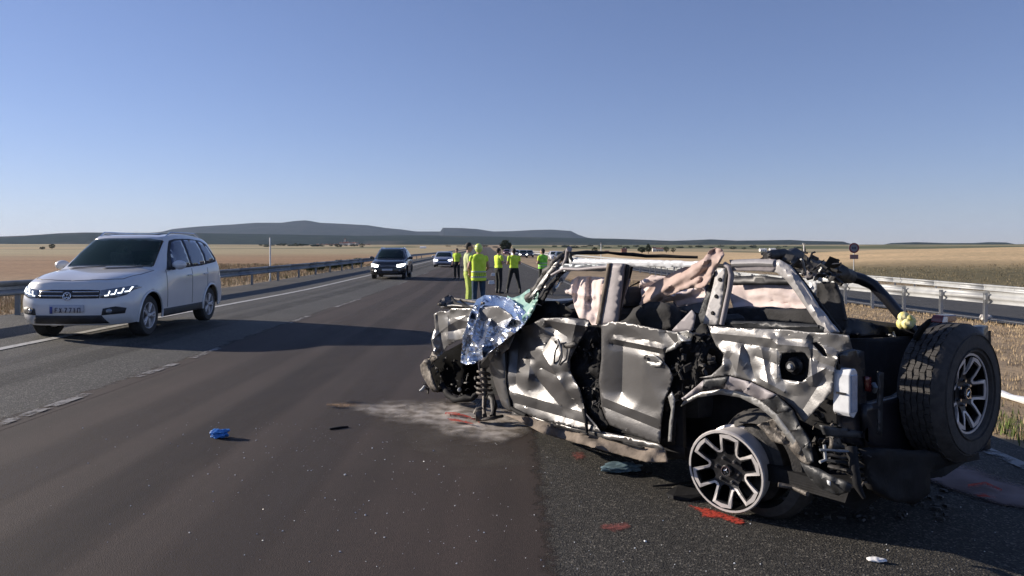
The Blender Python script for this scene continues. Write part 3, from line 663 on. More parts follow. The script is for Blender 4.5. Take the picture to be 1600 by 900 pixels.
# --- pillars, rails, roll bars
PL = M['pillar']
panel('middle_pillar', [(955, 411), (976, 412), (973, 440), (968, 475), (965, 504), (936, 508), (940, 490), (946, 460)], .06, PL, [(966, 415, 956, 500, 6, -.02)], sp=6, noise_amp=.0012, thick=.03)
panel('pillar_trim', [(950, 412), (955, 411), (946, 460), (938, 506), (932, 506), (940, 470)], .04, M['yellow'] if 0 else M['sill'], sp=6, noise_amp=.004, thick=.02)
panel('pillar_inner_edge', [(978, 412), (984, 414), (982, 430), (972, 470), (967, 503), (962, 503), (970, 455)], .09, M['blackm'], sp=6, noise_amp=.01, thick=.02)
tubepx('door_seal_strip', [(984, 436, .14), (975, 462, .12), (966, 500, .10)], .008, M['pillar'])
tubepx('seat_belt', [(988, 415, .2), (980, 450, .25), (1000, 440, .3)], .01, M['black'], flat=.3)
panel('rear_pillar', [(1122, 420), (1136, 418), (1134, 440), (1131, 470), (1124, 508), (1101, 506), (1108, 480), (1117, 445)], .06, M['pillar2'], sp=6, noise_amp=.0012, thick=.03)
for x, y in ((1127, 437), (1121, 463), (1115.5, 489)):
    MB().lathe([(.0, .018), (.011, .018), (.015, .006), (.015, 0)], 10, Matrix.Translation(WP(x, y, .055)) @ Matrix.Rotation(R(90), 4, 'Z')).build('bolt', M['black'], wreck)
panel('rear_pillar_seal', [(1136, 418), (1140, 418), (1138, 445), (1128, 507), (1123, 507), (1131, 470)], .05, M['black'], sp=5, noise_amp=0, thick=.03)
tubepx('rear_window_frame', [(1128, 507, .04), (1140, 450, .05), (1143, 430, .05), (1139, 417, .05), (1132, 412, .05)], [.016, .017, .018, .018, .015], PL)
panel('rear_pillar_inner', [(1118, 424), (1121, 424), (1112, 470), (1104, 506), (1096, 504), (1093, 492), (1104, 460)], .14, M['mudgrey'], sp=6, noise_amp=.01, thick=.02)
tubepx('roof_rail', [(1146, 412, .06), (1185, 411, .07), (1212, 412, .07)], [.028, .032, .03], M['pillar2'], flat=.8)
panel('rear_side_roof_rail', [(1141, 407), (1180, 405), (1213, 406), (1215, 420), (1209, 425), (1180, 423), (1146, 423)], .07, PL, [(1142, 413, 1213, 413, 6, -.02)], sp=5, noise_amp=.0012, thick=.02)
panel('left_roll_bar', [(1211, 409), (1219, 406), (1234, 415), (1247, 430), (1262, 452), (1284, 485), (1311, 519), (1290, 521), (1270, 492), (1245, 456), (1230, 436), (1212, 424)], .07, M['pillar2'], [(1218, 414, 1236, 432, 5, -.03), (1236, 432, 1272, 486, 6, -.035), (1272, 486, 1298, 520, 6, -.035)], sp=4.5, noise_amp=.0012, thick=.02)
panel('roll_bar_edge', [(1234, 415), (1240, 418), (1268, 455), (1292, 487), (1318, 521), (1311, 519), (1284, 485), (1247, 430)], .11, M['black'], sp=5, noise_amp=.0012, thick=.02)
tubepx('right_roll_bar', [(1312, 428, 1.50), (1345, 436, 1.62), (1364, 445, 1.66), (1386, 468, 1.68), (1406, 492, 1.70), (1424, 512, 1.72), (1436, 524, 1.74)], [.055, .055, .052, .05, .048, .045, .04], M['navy'], n=10, flat=.8, sub=2)
tubepx('rear_roof_bar', [(1196, 402, .1), (1225, 399, .3), (1250, 406, .6), (1280, 418, .95), (1305, 427, 1.3), (1330, 432, 1.52)], [.03, .045, .05, .055, .06, .05], M['blackm'], n=9, sub=3, jitter=.012)
shards('mangled_roof_scraps', 1190, 1320, 394, 440, .05, 1.3, 60, M['blackm'], (.02, .08), poly=[(1195, 395), (1235, 394), (1270, 402), (1310, 414), (1322, 440), (1300, 440), (1262, 425), (1235, 412), (1195, 408)])
shards('bright_roof_scraps', 1192, 1300, 396, 442, .1, .9, 16, M['silver'], (.02, .05), poly=[(1192, 396), (1235, 396), (1300, 430), (1296, 442), (1270, 436), (1240, 410)])
panel('bright_bracket', [(1272, 430), (1285, 433), (1298, 437), (1296, 443), (1284, 440), (1272, 436)], .85, M['lamp'], sp=4, noise_amp=.03, nscale=.1)
panel('bracket', [(1264, 441), (1275, 440), (1278, 452), (1272, 458), (1265, 450)], .8, M['lamp'], sp=4, noise_amp=.03, nscale=.1)
panel('grey_roof_lining_rag', [(1258, 418), (1275, 420), (1278, 434), (1262, 438), (1254, 428)], .7, M['pillar'], sp=4, noise_amp=.05, nscale=.08)
# roof edge, header and side rails
panel('near_roof_edge', [(891, 403), (940, 405), (1020, 407), (1096, 409), (1120, 410), (1120, 416), (1060, 417), (985, 416), (940, 414), (892, 412)], .10, M['lamp'], [(892, 408, 1118, 412, 3, -.01)], sp=5, noise_amp=.0012, thick=.03)  # sunlit top of the rail, its brightness put into a white colour
panel('ragged_roof_underside', [(884, 412), (955, 413), (955, 422), (940, 424), (905, 423), (872, 425), (874, 418)], .07, M['galv_dark'], sp=4, noise_amp=.03, nscale=.09, thick=.01)
tubepx('front_door_window_frame', [(862, 430, .03), (880, 420, .04), (905, 421, .05), (935, 418, .05), (952, 417, .05)], [.012, .013, .013, .013, .012], M['pillar'])
tubepx('roof_header', [(884, 399, .3), (900, 395, .5), (950, 395, 1.0), (1010, 400, 1.3), (1090, 402, 1.5)], [.02, .017, .015, .014, .012], M['black'], sub=3, jitter=.005)
tubepx('right_roof_rail', [(905, 405, 1.6), (960, 409, 1.65), (1040, 412, 1.68), (1140, 416, 1.68), (1260, 424, 1.66), (1312, 430, 1.6)], [.018] * 6, M['black'], sub=2)
tubepx('front_pillar', [(828, 468, .16), (838, 451, .14), (852, 430, .12), (866, 412, .12), (878, 400, .14), (888, 394, .2)], [.045, .045, .04, .036, .03, .022], M['blackm'], sub=4, jitter=.010, n=9)
panel('bent_pillar_skin', [(826, 466), (838, 450), (850, 432), (866, 412), (876, 404), (872, 414), (858, 432), (848, 446), (836, 462)], .05, M['silver'], [(832, 462, 868, 410, 4, -.02)], sp=4, noise_amp=.03, nscale=.12, thick=.006)
panel('windscreen_pillar_plate', [(838, 470), (850, 452), (868, 432), (884, 412), (892, 392), (894, 410), (885, 424), (868, 440), (856, 460), (846, 478)], .1, M['black'], sp=4, noise_amp=.04, nscale=.1, thick=.01)
shards('windscreen_frame_scraps', 828, 895, 390, 480, .05, .3, 40, M['blackm'], (.012, .045), poly=[(826, 470), (850, 430), (884, 393), (895, 396), (880, 425), (850, 462), (838, 482)])
shards('bright_frame_scraps', 828, 895, 390, 480, .04, .1, 12, M['silver'], (.010, .03), poly=[(826, 470), (850, 430), (884, 393), (895, 396), (880, 425), (850, 462), (838, 482)])
tubepx('bent_header_end', [(880, 416, .1), (886, 404, .1), (887, 392, .08), (890, 389, .06)], [.015, .02, .018, .022], M['pillar'])
panel('crushed_cowl', [(800, 500), (822, 478), (846, 470), (870, 470), (900, 488), (885, 497), (850, 497), (830, 508), (800, 516)], .18, M['black'], [(820, 480, 870, 490, 8, -.06)], sp=6, noise_amp=.06, nscale=.08, seed=31)
panel('shattered_windscreen_glass', [(838, 452, .4), (862, 425, .4), (884, 405, .5), (905, 404, 1.0), (880, 440, 1.0), (862, 462, .8)], .5, M['headglass'], sp=6, noise_amp=.03, nscale=.12)
# window ledge
panel('rear_window_ledge', [(1107, 509), (1140, 502), (1210, 503), (1280, 508), (1312, 520), (1294, 523), (1264, 521), (1231, 517), (1160, 515)], .07, M['mudgrey'], [(1140, 505, 1290, 512, 5, -.03)], sp=6, noise_amp=.02, seed=32, thick=.01)

# --- airbags and cloth
AB = M['airbag']
panel('side_airbag_curtain', [(893, 438), (903, 432), (921, 432), (936, 433), (948, 434), (946, 452), (940, 478), (936, 503), (931, 512), (925, 508), (920, 500), (905, 497), (898, 480), (894, 462), (884, 458), (881, 452), (890, 452)], .16, AB, [(922, 436, 921, 470, 5, .06), (905, 434, 900, 470, 6, .05), (885, 455, 925, 464, 5, -.05), (898, 480, 935, 490, 7, .03), (921, 470, 932, 500, 7, .03), (940, 440, 936, 478, 6, -.04)], sp=2.6, noise_amp=.032, nscale=.03, cloth=95, seed=33, thick=.003, sharp=60)
panel('dark_airbag_fold', [(938, 446), (948, 440), (946, 462), (938, 460)], .13, M['airtan'], sp=4, noise_amp=.02, thick=.006)
cur = panel('airbag_over_roof', [(1000, 478, .3), (1004, 462, .3), (1018, 445, .28), (1040, 432, .22), (1062, 420, .16), (1088, 411, .08), (1100, 404, .04), (1108, 392, .04), (1118, 387, .05), (1128, 389, .05), (1132, 398, .04), (1124, 412, .03), (1114, 428, .02), (1106, 444, .03), (1098, 450, .06), (1080, 450, .12), (1062, 455, .18), (1048, 462, .22), (1030, 470, .26), (1012, 478, .3), (1003, 484, .3)], .2, M['airtan'],
      [(1012, 470, 1110, 404, 8, -.07), (1020, 476, 1100, 424, 6, .06), (1060, 450, 1124, 402, 6, -.06), (1040, 462, 1092, 438, 5, -.04), (1116, 392, 1096, 440, 6, .06)], sp=2.8, noise_amp=.048, nscale=.03, cloth=-35, seed=34, thick=.004, sharp=60)
panel('inner_curtain_airbag', [(1000, 440), (1018, 430), (1042, 432), (1100, 440), (1104, 470), (1060, 480), (1052, 470), (1020, 476), (1000, 486), (996, 470)], .6, AB, [(1005, 450, 1050, 440, 6, .06), (1020, 470, 1090, 450, 6, -.06)], sp=3.5, noise_amp=.08, nscale=.03, cloth=-20, seed=35, thick=.004, sharp=60)
panel('rear_curtain_airbag', [(1143, 446, 1.55), (1190, 444, 1.55), (1240, 446, 1.55), (1262, 460, 1.55), (1274, 484, 1.55), (1240, 483, 1.55), (1195, 480, 1.55), (1146, 482, 1.55), (1141, 465, 1.55)], 1.55, AB, [(1150, 470, 1260, 476, 5, .03)], sp=4, noise_amp=.05, nscale=.03, cloth=5, seed=36, thick=.004, sharp=60)
panel('dark_headliner_strip', [(1143, 432), (1190, 430), (1240, 437), (1244, 446), (1190, 445), (1143, 446)], 1.5, M['rimdark'], sp=8, noise_amp=.02)
panel('blue_grey_seat_cover', [(1054, 462), (1100, 450), (1108, 466), (1098, 490), (1060, 484), (1052, 474)], .7, M['lens'], sp=8, noise_amp=.03)
panel('front_seat_back', [(982, 500), (998, 484), (1020, 475), (1045, 474), (1056, 482), (1056, 512), (1036, 516), (975, 503)], .28, M['seat'], [(1000, 490, 1045, 480, 14, -.05)], sp=7, noise_amp=.02, thick=.1)
panel('rear_seat_row', [(1136, 482), (1160, 479), (1180, 481), (1198, 480), (1220, 483), (1262, 484), (1280, 490), (1296, 519), (1210, 512), (1140, 508)], .9, M['seat'], sp=8, noise_amp=.02, thick=.12)
panel('torn_rear_partition', [(1276, 443), (1306, 441), (1314, 462), (1322, 500), (1326, 524), (1310, 522), (1290, 492), (1276, 462)], .55, M['seat'], [(1290, 446, 1310, 515, 8, -.04)], sp=6, noise_amp=.04, seed=37, thick=.03)
panel('cargo_cover', [(1320, 500, .5), (1326, 498, 1.0), (1362, 506, 1.5), (1400, 512, 1.7), (1412, 520, 1.7), (1380, 522, 1.5), (1340, 526, .4), (1318, 524, .3)], 1.0, M['black'], sp=6, noise_amp=.02, thick=.02)
# --- bonnet
bt = [(3.52, .10, 1.07), (3.60, .55, 1.10), (3.58, 1.1, 1.09), (3.45, 1.72, 1.05), (2.55, 1.78, 1.10), (2.42, 1.0, 1.13), (2.45, .12, 1.08)]
vs, fs = cdt([(p[0], -p[1]) for p in bt], .075)
def bz(x, y):
    w_ = [(1 / ((p[0] - x) ** 2 + (p[1] + y) ** 2 + .02), p[2]) for p in bt]
    return sum(a * b_ for a, b_ in w_) / sum(a for a, b_ in w_) + .03 * noise.noise(Vector((x * 2.5, y * 2.5, 2))) - (.05 * max(0, 1 - abs(-y - .15 - .3 * (3.5 - x)) / .12))
me = bpy.data.meshes.new('bonnet'); me.from_pydata([(x, y, bz(x, y)) for x, y in vs], [], fs); me.update()
bo = link('bonnet', me, W_, wreck, True, 40); q_ = bo.modifiers.new('t', 'SOLIDIFY'); q_.thickness = .02
panel('torn_bonnet_corner', [(683, 476, .05), (690, 468, .15), (702, 461, .3), (706, 463, .3), (712, 478, .2), (700, 478, .1), (690, 478, .05)], .1, M['dirt'], [(684, 476, 704, 463, 5, -.05)], sp=4, noise_amp=.03, nscale=.1, thick=.012)
tubepx('bonnet_edge_strut', [(704, 464, .3), (712, 474, .2), (728, 479, .1), (742, 482, .06)], [.02, .02, .016, .012], M['black'])
tubepx('bonnet_edge_lip', [(706, 466, .5), (730, 470, .3), (756, 474, .1)], [.012, .016, .012], M['dirt'])

# --- crushed nose
panel('crushed_bumper_end', [(676, 549), (686, 560), (676, 566), (672, 575), (676, 590), (680, 600), (685, 613), (676, 611), (668, 600), (659, 584), (657, 570), (664, 562), (672, 560)], .12, M['dirt'], [(664, 565, 678, 608, 6, -.05)], sp=4, noise_amp=.035, nscale=.08, seed=40, thick=.012)
panel('bumper_underside', [(672, 560), (700, 548), (724, 545), (732, 560), (720, 618), (700, 612), (684, 612), (676, 592)], .3, M['void'], [(690, 560, 700, 600, 10, -.1)], sp=7, noise_amp=.08, nscale=.05, seed=41, thick=.02)
panel('splash_shield', [(690, 553, .4), (726, 533, .4), (745, 560, .4), (752, 610, .4), (745, 622, .4), (722, 620, .4), (700, 608, .4)], .4, M['void'], sp=8, noise_amp=.04, seed=42)
tubepx('flat_front_tyre_rag', [(690, 600, .2), (700, 618, .18), (716, 625, .2), (738, 622, .25), (748, 612, .3)], [.03, .035, .035, .03, .02], M['black'], sub=3, jitter=.008)
shards('crushed_nose_scraps', 662, 700, 552, 612, .05, .3, 28, M['blackm'], (.015, .05))
shards('wheel_house_scraps', 700, 750, 560, 622, .15, .35, 24, M['blackm'], (.02, .06))
MB().ball(WP(718, 609, .18), .022).build('ball_joint', M['galv'], wreck, True)
tubepx('hanging_scrap', [(664, 603, .05), (660, 609, .02), (656, 611, .0)], [.014, .02, .012], M['galv'])
# shock absorber with coil spring
sus = tubepx('shock_absorber', [(755, 576, .22), (758, 600, .2), (757, 622, .16), (756, 640, .12), (758, 652, .08)], [.03, .026, .022, .018, .022], M['dirt'])
for k, (x, y, r_) in enumerate(((755, 582, .052), (756, 591, .055), (756, 600, .060), (757, 608, .068), (757, 615, .07))):
    c = WP(x, y, .2); b = MB(); b.tube([c + Vector((r_ * math.cos(R(q)), r_ * math.sin(R(q)), .012 * math.sin(R(q)))) for q in range(0, 361, 24)], .013, 7, cap=False)
    b.build('spring_coil', M['dirt'], sus, True)
tubepx('steering_knuckle', [(762, 618, .2), (770, 624, .18), (772, 636, .15), (770, 650, .1)], [.02, .03, .028, .03], M['blackm'], sub=2, jitter=.006)
tubepx('brake_hose', [(760, 622, .1), (764, 614, .08), (771, 616, .08), (774, 628, .1), (771, 645, .08)], .008, M['black'])
tubepx('lower_arm', [(738, 651, .0), (752, 654, .02), (766, 654, .06), (785, 650, .2)], [.022, .03, .03, .025], M['dirt'], sub=3, jitter=.006, flat=.6)
tubepx('stabiliser_link', [(742, 647, .0), (746, 640, .02), (754, 637, .06)], [.022, .025, .012], M['dirt'], sub=2)
MB().lathe([(0, -.03), (.05, -.03), (.055, 0), (.05, .03), (0, .03)], 14, Matrix.Translation(WP(748, 649, .02)) @ Matrix.Rotation(R(60), 4, 'Z')).build('wheel_bearing', M['dirt'], wreck, True)
sbox('transmission_tunnel', 1.2, 2.6, .5, 1.2, .18, .35, M['blackm'])

# --- wheels
def wheel(name, mtx, tyre, Rr=.238, parent=wreck):
    """alloy wheel facing local +X"""
    b = MB(); dp = -.19
    b.lathe([(Rr, 0), (Rr + .006, -.012), (Rr - .004, -.03), (Rr - .025, -.05), (Rr - .03, dp + .03), (Rr, dp + .01), (Rr, dp), (Rr - .012, dp), (Rr - .012, dp + .03), (Rr - .010, -.04), (Rr - .010, -.012), (Rr - .012, 0)], 48, closed=True)
    w_ = b.build('wheel_rim', M['rim'], parent, True, 40); w_.name = name; w_.matrix_local = mtx
    MB().lathe([(Rr - .013, -.006), (Rr - .022, -.02), (Rr - .034, -.04), (Rr - .036, dp + .02), (0, dp + .02)], 48).build('rim_barrel', M['void'], w_, True, 40)
    star = []; pock = []
    for k in range(6):
        a = R(60 * k)
        for da, rr in ((-14, .90), (14, .90), (21, .52), (39, .52)):
            q = a + R(da); star.append((rr * Rr * math.cos(q), rr * Rr * math.sin(q)))
        pk = [(.40, -10), (.48, -15), (.62, -12.5), (.80, -10.5), (.80, 10.5), (.62, 12.5), (.48, 15), (.40, 10)]
        pock.append([(rr * Rr * math.cos(a + R(da)), rr * Rr * math.sin(a + R(da))) for rr, da in pk])
    vs, fs = cdt(star, .03, pock)
    def dish(x, y, o_): r_ = math.hypot(x, y) / Rr; return (-.008 - .035 * (1 - smooth01(.3, .85, r_)) + o_, x, y)
    me = bpy.data.meshes.new('spoke_plate'); me.from_pydata([dish(x, y, 0) for x, y in vs], [], fs); me.update()
    sp_ = link('spoke_plate', me, M['rimdark'], w_); q = sp_.modifiers.new('t', 'SOLIDIFY'); q.thickness = .03; q.offset = -1
    q.use_even_offset = False
    for k in range(6):     # machined edge of each spoke
        a = R(60 * k); pts = []
        for rr, da in ((.50, -23), (.62, -18.5), (.87, -14), (.885, 0), (.87, 14), (.62, 18.5), (.50, 23), (.475, 30)) : pts.append((rr * Rr * math.cos(a + R(da)), rr * Rr * math.sin(a + R(da))))
        pts.insert(0, (.475 * Rr * math.cos(a - R(30)), .475 * Rr * math.sin(a - R(30))))
        bb = MB(); vsx = [];
        for i, (x, y) in enumerate(pts):
            p0 = Vector(pts[max(0, i - 1)]); p1 = Vector(pts[min(len(pts) - 1, i + 1)]); t = (p1 - p0).normalized(); nrm = Vector((-t.y, t.x)) * (.0125 if 2 < i < 6 else .0068)
            for sgn, h in ((1, .004), (-1, .004), (-1, -.012), (1, -.012)):
                vsx.append(dish(x + nrm.x * sgn, y + nrm.y * sgn, h))
        fx = []
        for i in range(len(pts) - 1):
            for k2 in range(4): fx.append((i * 4 + k2, i * 4 + (k2 + 1) % 4, (i + 1) * 4 + (k2 + 1) % 4, (i + 1) * 4 + k2))
        bb.add(vsx, fx); bb.build('spoke', M['rim'], w_)
    for k in range(6):
        a = R(60 * k + 30); MB().lathe([(0, .012), (.008, .012), (.011, 0), (.011, -.03)], 6, Matrix.Translation((-.034, .30 * Rr * math.cos(a), .30 * Rr * math.sin(a)))).build('wheel_nut', M['chrome'], w_)
    b = MB().lathe([(0, -.012), (.028, -.014), (.034, -.018), (.036, -.03), (.036, -.06)], 24); b.build('centre_cap', M['rimdark'], w_, True)
    b = MB().lathe([(.026, -.008), (.031, -.008), (.033, -.016), (.026, -.012)], 24, closed=True); b.build('centre_cap_ring', M['chrome'], w_, True)
    b = MB(); b.tube([(-.010, -.014, -.010), (-.009, -.006, .006), (-.009, .006, .004), (-.010, .015, .012)], [.003, .006, .005, .003], 6)
    b.tube([(-.010, -.004, .004), (-.010, -.008, -.012)], .003, 5); b.tube([(-.010, .006, .004), (-.010, .010, -.010)], .0025, 5)
    b.build('bucking_horse_emblem', M['chrome'], w_, True)
    b = MB().lathe([(0, -.10), (.13, -.10), (.135, -.12), (0, -.13)], 28); b.build('brake_disc', M['black'], w_, True)
    if tyre:
        Rt, wd = tyre
        c0 = .018
        prof = [(Rr + .002, .0), (Rr + .012, c0), (Rr + .055, c0 + .008), (Rt - .05, c0), (Rt - .018, -.012), (Rt - .004, -.035)]
        prof2 = [(r_, -wd + .02 - h + .0) for r_, h in prof[::-1]]
        b = MB().lathe([(r_, h) for r_, h in prof] + [(Rt - .012, -.036)] + [(Rt - .012, -wd + .056)] + prof2, 72)
        t_ = b.build('tyre', M['rubber'], w_, True, 35)
        nb = 60; rows = 5; bb = MB(); span = wd - .07
        for i in range(rows):
            h0 = -.037 - span * i / rows; h1 = -.037 - span * (i + 1) / rows + .008
            for k in range(nb):
                a0 = 2 * math.pi * (k + (.5 if i % 2 else 0)) / nb; a1 = a0 + 2 * math.pi / nb * (.90 if i in (0, rows - 1) else .94); z_ = .004 * (1 if k % 2 else -1)
                vv = []
                for rr in (Rt - .014, Rt):
                    for h, a in ((h0 + z_, a0), (h0 - z_, a1), (h1 - z_, a1), (h1 + z_, a0)): vv.append((h, rr * math.cos(a), rr * math.sin(a)))
                bb.add(vv, [(4, 5, 6, 7), (0, 1, 5, 4), (1, 2, 6, 5), (2, 3, 7, 6), (3, 0, 4, 7)])
        tr = bb.build('tread_blocks', M['rubber'], w_); tag(tr, kind='stuff')
        bb = MB()
        for r_ in (Rr + .028, Rr + .034, Rt - .06): bb.lathe([(r_ - .0015, c0 + .003), (r_, c0 + .0085), (r_ + .0015, c0 + .003)], 72)
        bb.build('sidewall_ribs', M['rubber'], w_, True)
    return w_
cw = WP(1132.5, 737, .03)
# facing: world normal (-.70,-.71) -> local frame
def facing(wx, wy, tilt=0, spin=0):
    lx = wx * AX + wy * AY; ly = -(wx * RX + wy * RY)
    return Matrix.Rotation(math.atan2(ly, lx), 4, 'Z') @ Matrix.Rotation(R(tilt), 4, 'Y') @ Matrix.Rotation(R(spin), 4, 'X')
wheel('rear_wheel', Matrix.Translation(cw) @ facing(-.70, -.714, 3, 22), None, .245)
cs = RP(1516, 615, 1.04)
wheel('spare_wheel', Matrix.Translation(cs) @ facing(-AX, -AY, 0, 0), (.395, .24), .228)
tubepx('rear_axle', [(1150, 735, .25), (1210, 725, .8), (1270, 720, 1.5)], .05, M['dirt'])
b = MB().lathe([(.0, .03), (.20, .03), (.235, .0), (.238, -.10), (.2, -.12), (0, -.12)], 40, Matrix.Translation(WP(1172, 722, .22)) @ facing(-.82, -.57)); b.build('brake_drum', M['blackm'], wreck, True)
# remains of the tyre folded behind the rim
b = MB().lathe([(.25, -.02), (.30, -.04), (.33, -.10), (.31, -.2), (.26, -.25), (.24, -.2)], 40, Matrix.Translation(WP(1178, 728, .16)) @ facing(-.82, -.57), closed=True); b.build('shredded_tyre', M['rubber'], wreck, True)
wr2 = sbox('right_rear_wheel', -.30, .28, 1.5, 1.74, .0, .5, M['rubber'], .03)
sbox('right_front_wheel', 2.5, 3.0, 1.5, 1.74, .0, .5, M['rubber'], .03)
for wname, s_ in (('right_rear_wheel', 0), ('right_front_wheel', 2.78)):
    o = bpy.data.objects[wname]; bpy.data.objects.remove(o)
    b = MB().lathe([(0, .0), (.2, 0), (.24, .02), (.36, .02), (.385, -.03), (.385, -.2), (.36, -.24), (.2, -.24), (0, -.2)], 40, Matrix.Translation((s_, -1.72, .385)) @ Matrix.Rotation(R(-90), 4, 'Z'))
    b.build(wname, M['rubber'], wreck, True, 35)

# --- tail
def rpanel(name, outl, c, material, **k): return panel(name, outl, c, material, plane=RP, **k)
rpanel('tailgate', [(1345, 632), (1400, 620), (1425, 604), (1445, 570), (1455, 522), (1536, 508), (1540, 700), (1500, 710), (1440, 716), (1350, 700)], .80, M['navy'], noise_amp=.02, nscale=.02, sp=12, thick=.06)  # left part cut low to let the sun onto the spare's tread
rpanel('added_dark_panel', [(1316, 530), (1380, 528), (1440, 524), (1500, 518), (1505, 650), (1316, 665)], .30, M['seat'], noise_amp=.02, nscale=.02, sp=12, thick=.03)  # added dark panel, set forward so sun still reaches the spare's tread
rpanel('rear_corner_post', [(1308, 553), (1330, 545), (1346, 548), (1354, 700), (1312, 690)], .79, M['navy'], noise_amp=.02, sp=8, thick=.03)
tl = RP(1327, 615, .86)
b = MB(); zt, zb = RP(1327, 577, .86).z, RP(1327, 654, .86).z; l0_, l1_ = .022, .098
poly = [(.0, zb + .03), (.015, zb + .01), (.04, zb), (l1_ - l0_ - .03, zb), (l1_ - l0_, zb + .03), (l1_ - l0_, zt - .02), (l1_ - l0_ - .02, zt), (.02, zt), (.0, zt - .03)]
prism(poly, .775, .868, lambda x, y, h: (-h, -(l0_ + x), y)).build('tail_light', M['lamp'], wreck, bevel=.022)
tlo = bpy.data.objects['tail_light']
prism([(.012, zb + .03), (l1_ - l0_ - .010, zb + .03), (l1_ - l0_ - .010, zt - .03), (.012, zt - .03)], .866, .874, lambda x, y, h: (-h, -(l0_ + x), y)).build('lens', M['lens'], tlo, bevel=.003)  # bluish shade of the rear face is put into the lens colour
prism([(0, -.004), (.05, -.004), (.05, .004), (0, .004)], .0, .012, lambda x, y, h: (-.80 - x, -l0_ + h, (zt + zb) / 2 + y)).build('housing_seam', M['black'], tlo)
rpanel('red_reflector', [(1351, 588), (1360, 589), (1360, 612), (1352, 611)], .815, M['redlens'], noise_amp=.005, sp=8, thick=.01)
rpanel('tailgate_strip', [(1372, 580), (1380, 582), (1377, 680), (1370, 678)], .83, M['mudgrey'], noise_amp=.01, sp=8, thick=.01)
tubepx('tailgate_hinge', [(1365, 600, .86), (1368, 605, .88), (1366, 612, .86)], .012, M['galv_dark'], plane=RP)
tubepx('brake_light_stalk', [(1432, 528, .86), (1440, 514, .92), (1452, 502, .98), (1462, 498, 1.0)], [.02, .018, .014, .012], M['black'], plane=RP)
c0 = RP(1466, 497, 1.0)
prism([(-.085, -.018), (.075, -.02), (.085, .0), (.08, .018), (-.06, .022), (-.08, .01)], 0, .06, lambda x, y, h: (c0.x - h, c0.y - x, c0.z + y)).build('third_brake_light', M['redlens'], wreck, bevel=.006)
prism([(-.083, -.014), (-.03, -.015), (-.03, .012), (-.07, .016)], .06, .063, lambda x, y, h: (c0.x - h, c0.y - x, c0.z + y)).build('brake_light_lens', M['lamp'], bpy.data.objects['third_brake_light'])
b = MB(); cy = WP(1417, 503, 1.66)
for k in range(9): b.ball(cy + Vector((random.uniform(-.04, .04), random.uniform(-.05, .05), random.uniform(-.045, .045))), random.uniform(.025, .045), 8, 6)
b.build('knotted_yellow_cloth', M['yellow'], wreck, True)
tubepx('right_rear_latch', [(1398, 527, 1.6), (1396, 520, 1.6), (1390, 524, 1.6)], .012, M['galv'])
tubepx('right_belt_edge', [(1300, 520, .9), (1330, 520, 1.4), (1380, 517, 1.7), (1440, 522, 1.74)], .02, M['black'])
# bumper remains
for k, (dy, r_, mt) in enumerate(((0, .012, 'galv_dark'), (9, .020, 'blackm'), (18, .024, 'mudgrey'), (28, .022, 'blackm'))):
    tubepx('bumper_bar', [(1281 + k * 5, 703 + dy * .9, .82 - k * .01), (1310 + k * 4, 704 + dy * 1.05, .88), (1348 + k * 3, 707 + dy * 1.15, .93), (1392 + k * 2, 712 + dy * 1.2, .93), (1440, 722 + dy, .90)], [r_ * .8, r_, r_, r_, r_ * .8], M[mt], plane=RP, flat=.55, sub=2, jitter=.004)
rpanel('bumper_bracket', [(1284, 665), (1312, 668), (1345, 674), (1350, 684), (1300, 682), (1290, 680)], .80, M['mudgrey'], sp=6, noise_amp=.01, thick=.03)
rpanel('bumper_mount', [(1300, 682), (1312, 682), (1312, 702), (1298, 702)], .78, M['dirt'], sp=6, noise_amp=.01, thick=.03)
tubepx('bracket_arm', [(1288, 695, .83), (1290, 718, .84), (1281, 722, .83)], .008, M['galv'], plane=RP)
panel('curved_exhaust_shield', [(1252, 722, .02), (1263, 727, -.02), (1280, 732, -.02), (1300, 744, -.03), (1322, 752, -.03), (1331, 757, -.02), (1328, 766, .0), (1312, 772, .04), (1290, 766, .04), (1266, 746, .04)], .0, M['mudgrey'], [(1270, 738, 1320, 762, 10, -.06)], sp=5, noise_amp=.006, thick=.02)
panel('light_patch', [(1292, 750), (1298, 752), (1298, 760), (1293, 756)], -.07, M['lamp'], sp=4, noise_amp=0, thick=.004)
shards('bumper_scraps', 1265, 1360, 670, 760, .0, .4, 50, M['blackm'], (.015, .05), poly=[(1262, 665), (1300, 625), (1318, 660), (1352, 700), (1370, 750), (1335, 760), (1290, 725)])
shards('muddy_bumper_scraps', 1265, 1370, 640, 770, -.02, .3, 22, M['dirt'], (.012, .035), poly=[(1255, 662), (1300, 625), (1310, 650), (1290, 680), (1366, 745), (1366, 770), (1320, 745), (1280, 720)])
rpanel('sagging_rear_bumper', [(1345, 706), (1380, 700), (1440, 705), (1500, 708), (1508, 716), (1470, 726), (1446, 736), (1446, 768), (1424, 784), (1390, 782), (1362, 765), (1350, 740)], .95, M['black'], noise_amp=.05, nscale=.03, sp=9, thick=.05)
rpanel('number_plate_recess', [(1405, 715), (1432, 716), (1430, 745), (1407, 742)], .90, M['black'], noise_amp=.01, thick=.04)
tubepx('tow_hook', [(1330, 700, .9), (1340, 760, .98), (1350, 778, 1.0)], [.03, .02, .01], M['black'], plane=RP)
sbox('underbody_rear', -.7, .1, .35, 1.5, .18, .30, M['black'], .04)
tubepx('broken_spring', [(1216, 757, .0), (1240, 762, .05), (1262, 772, .0)], .014, M['dirt'])
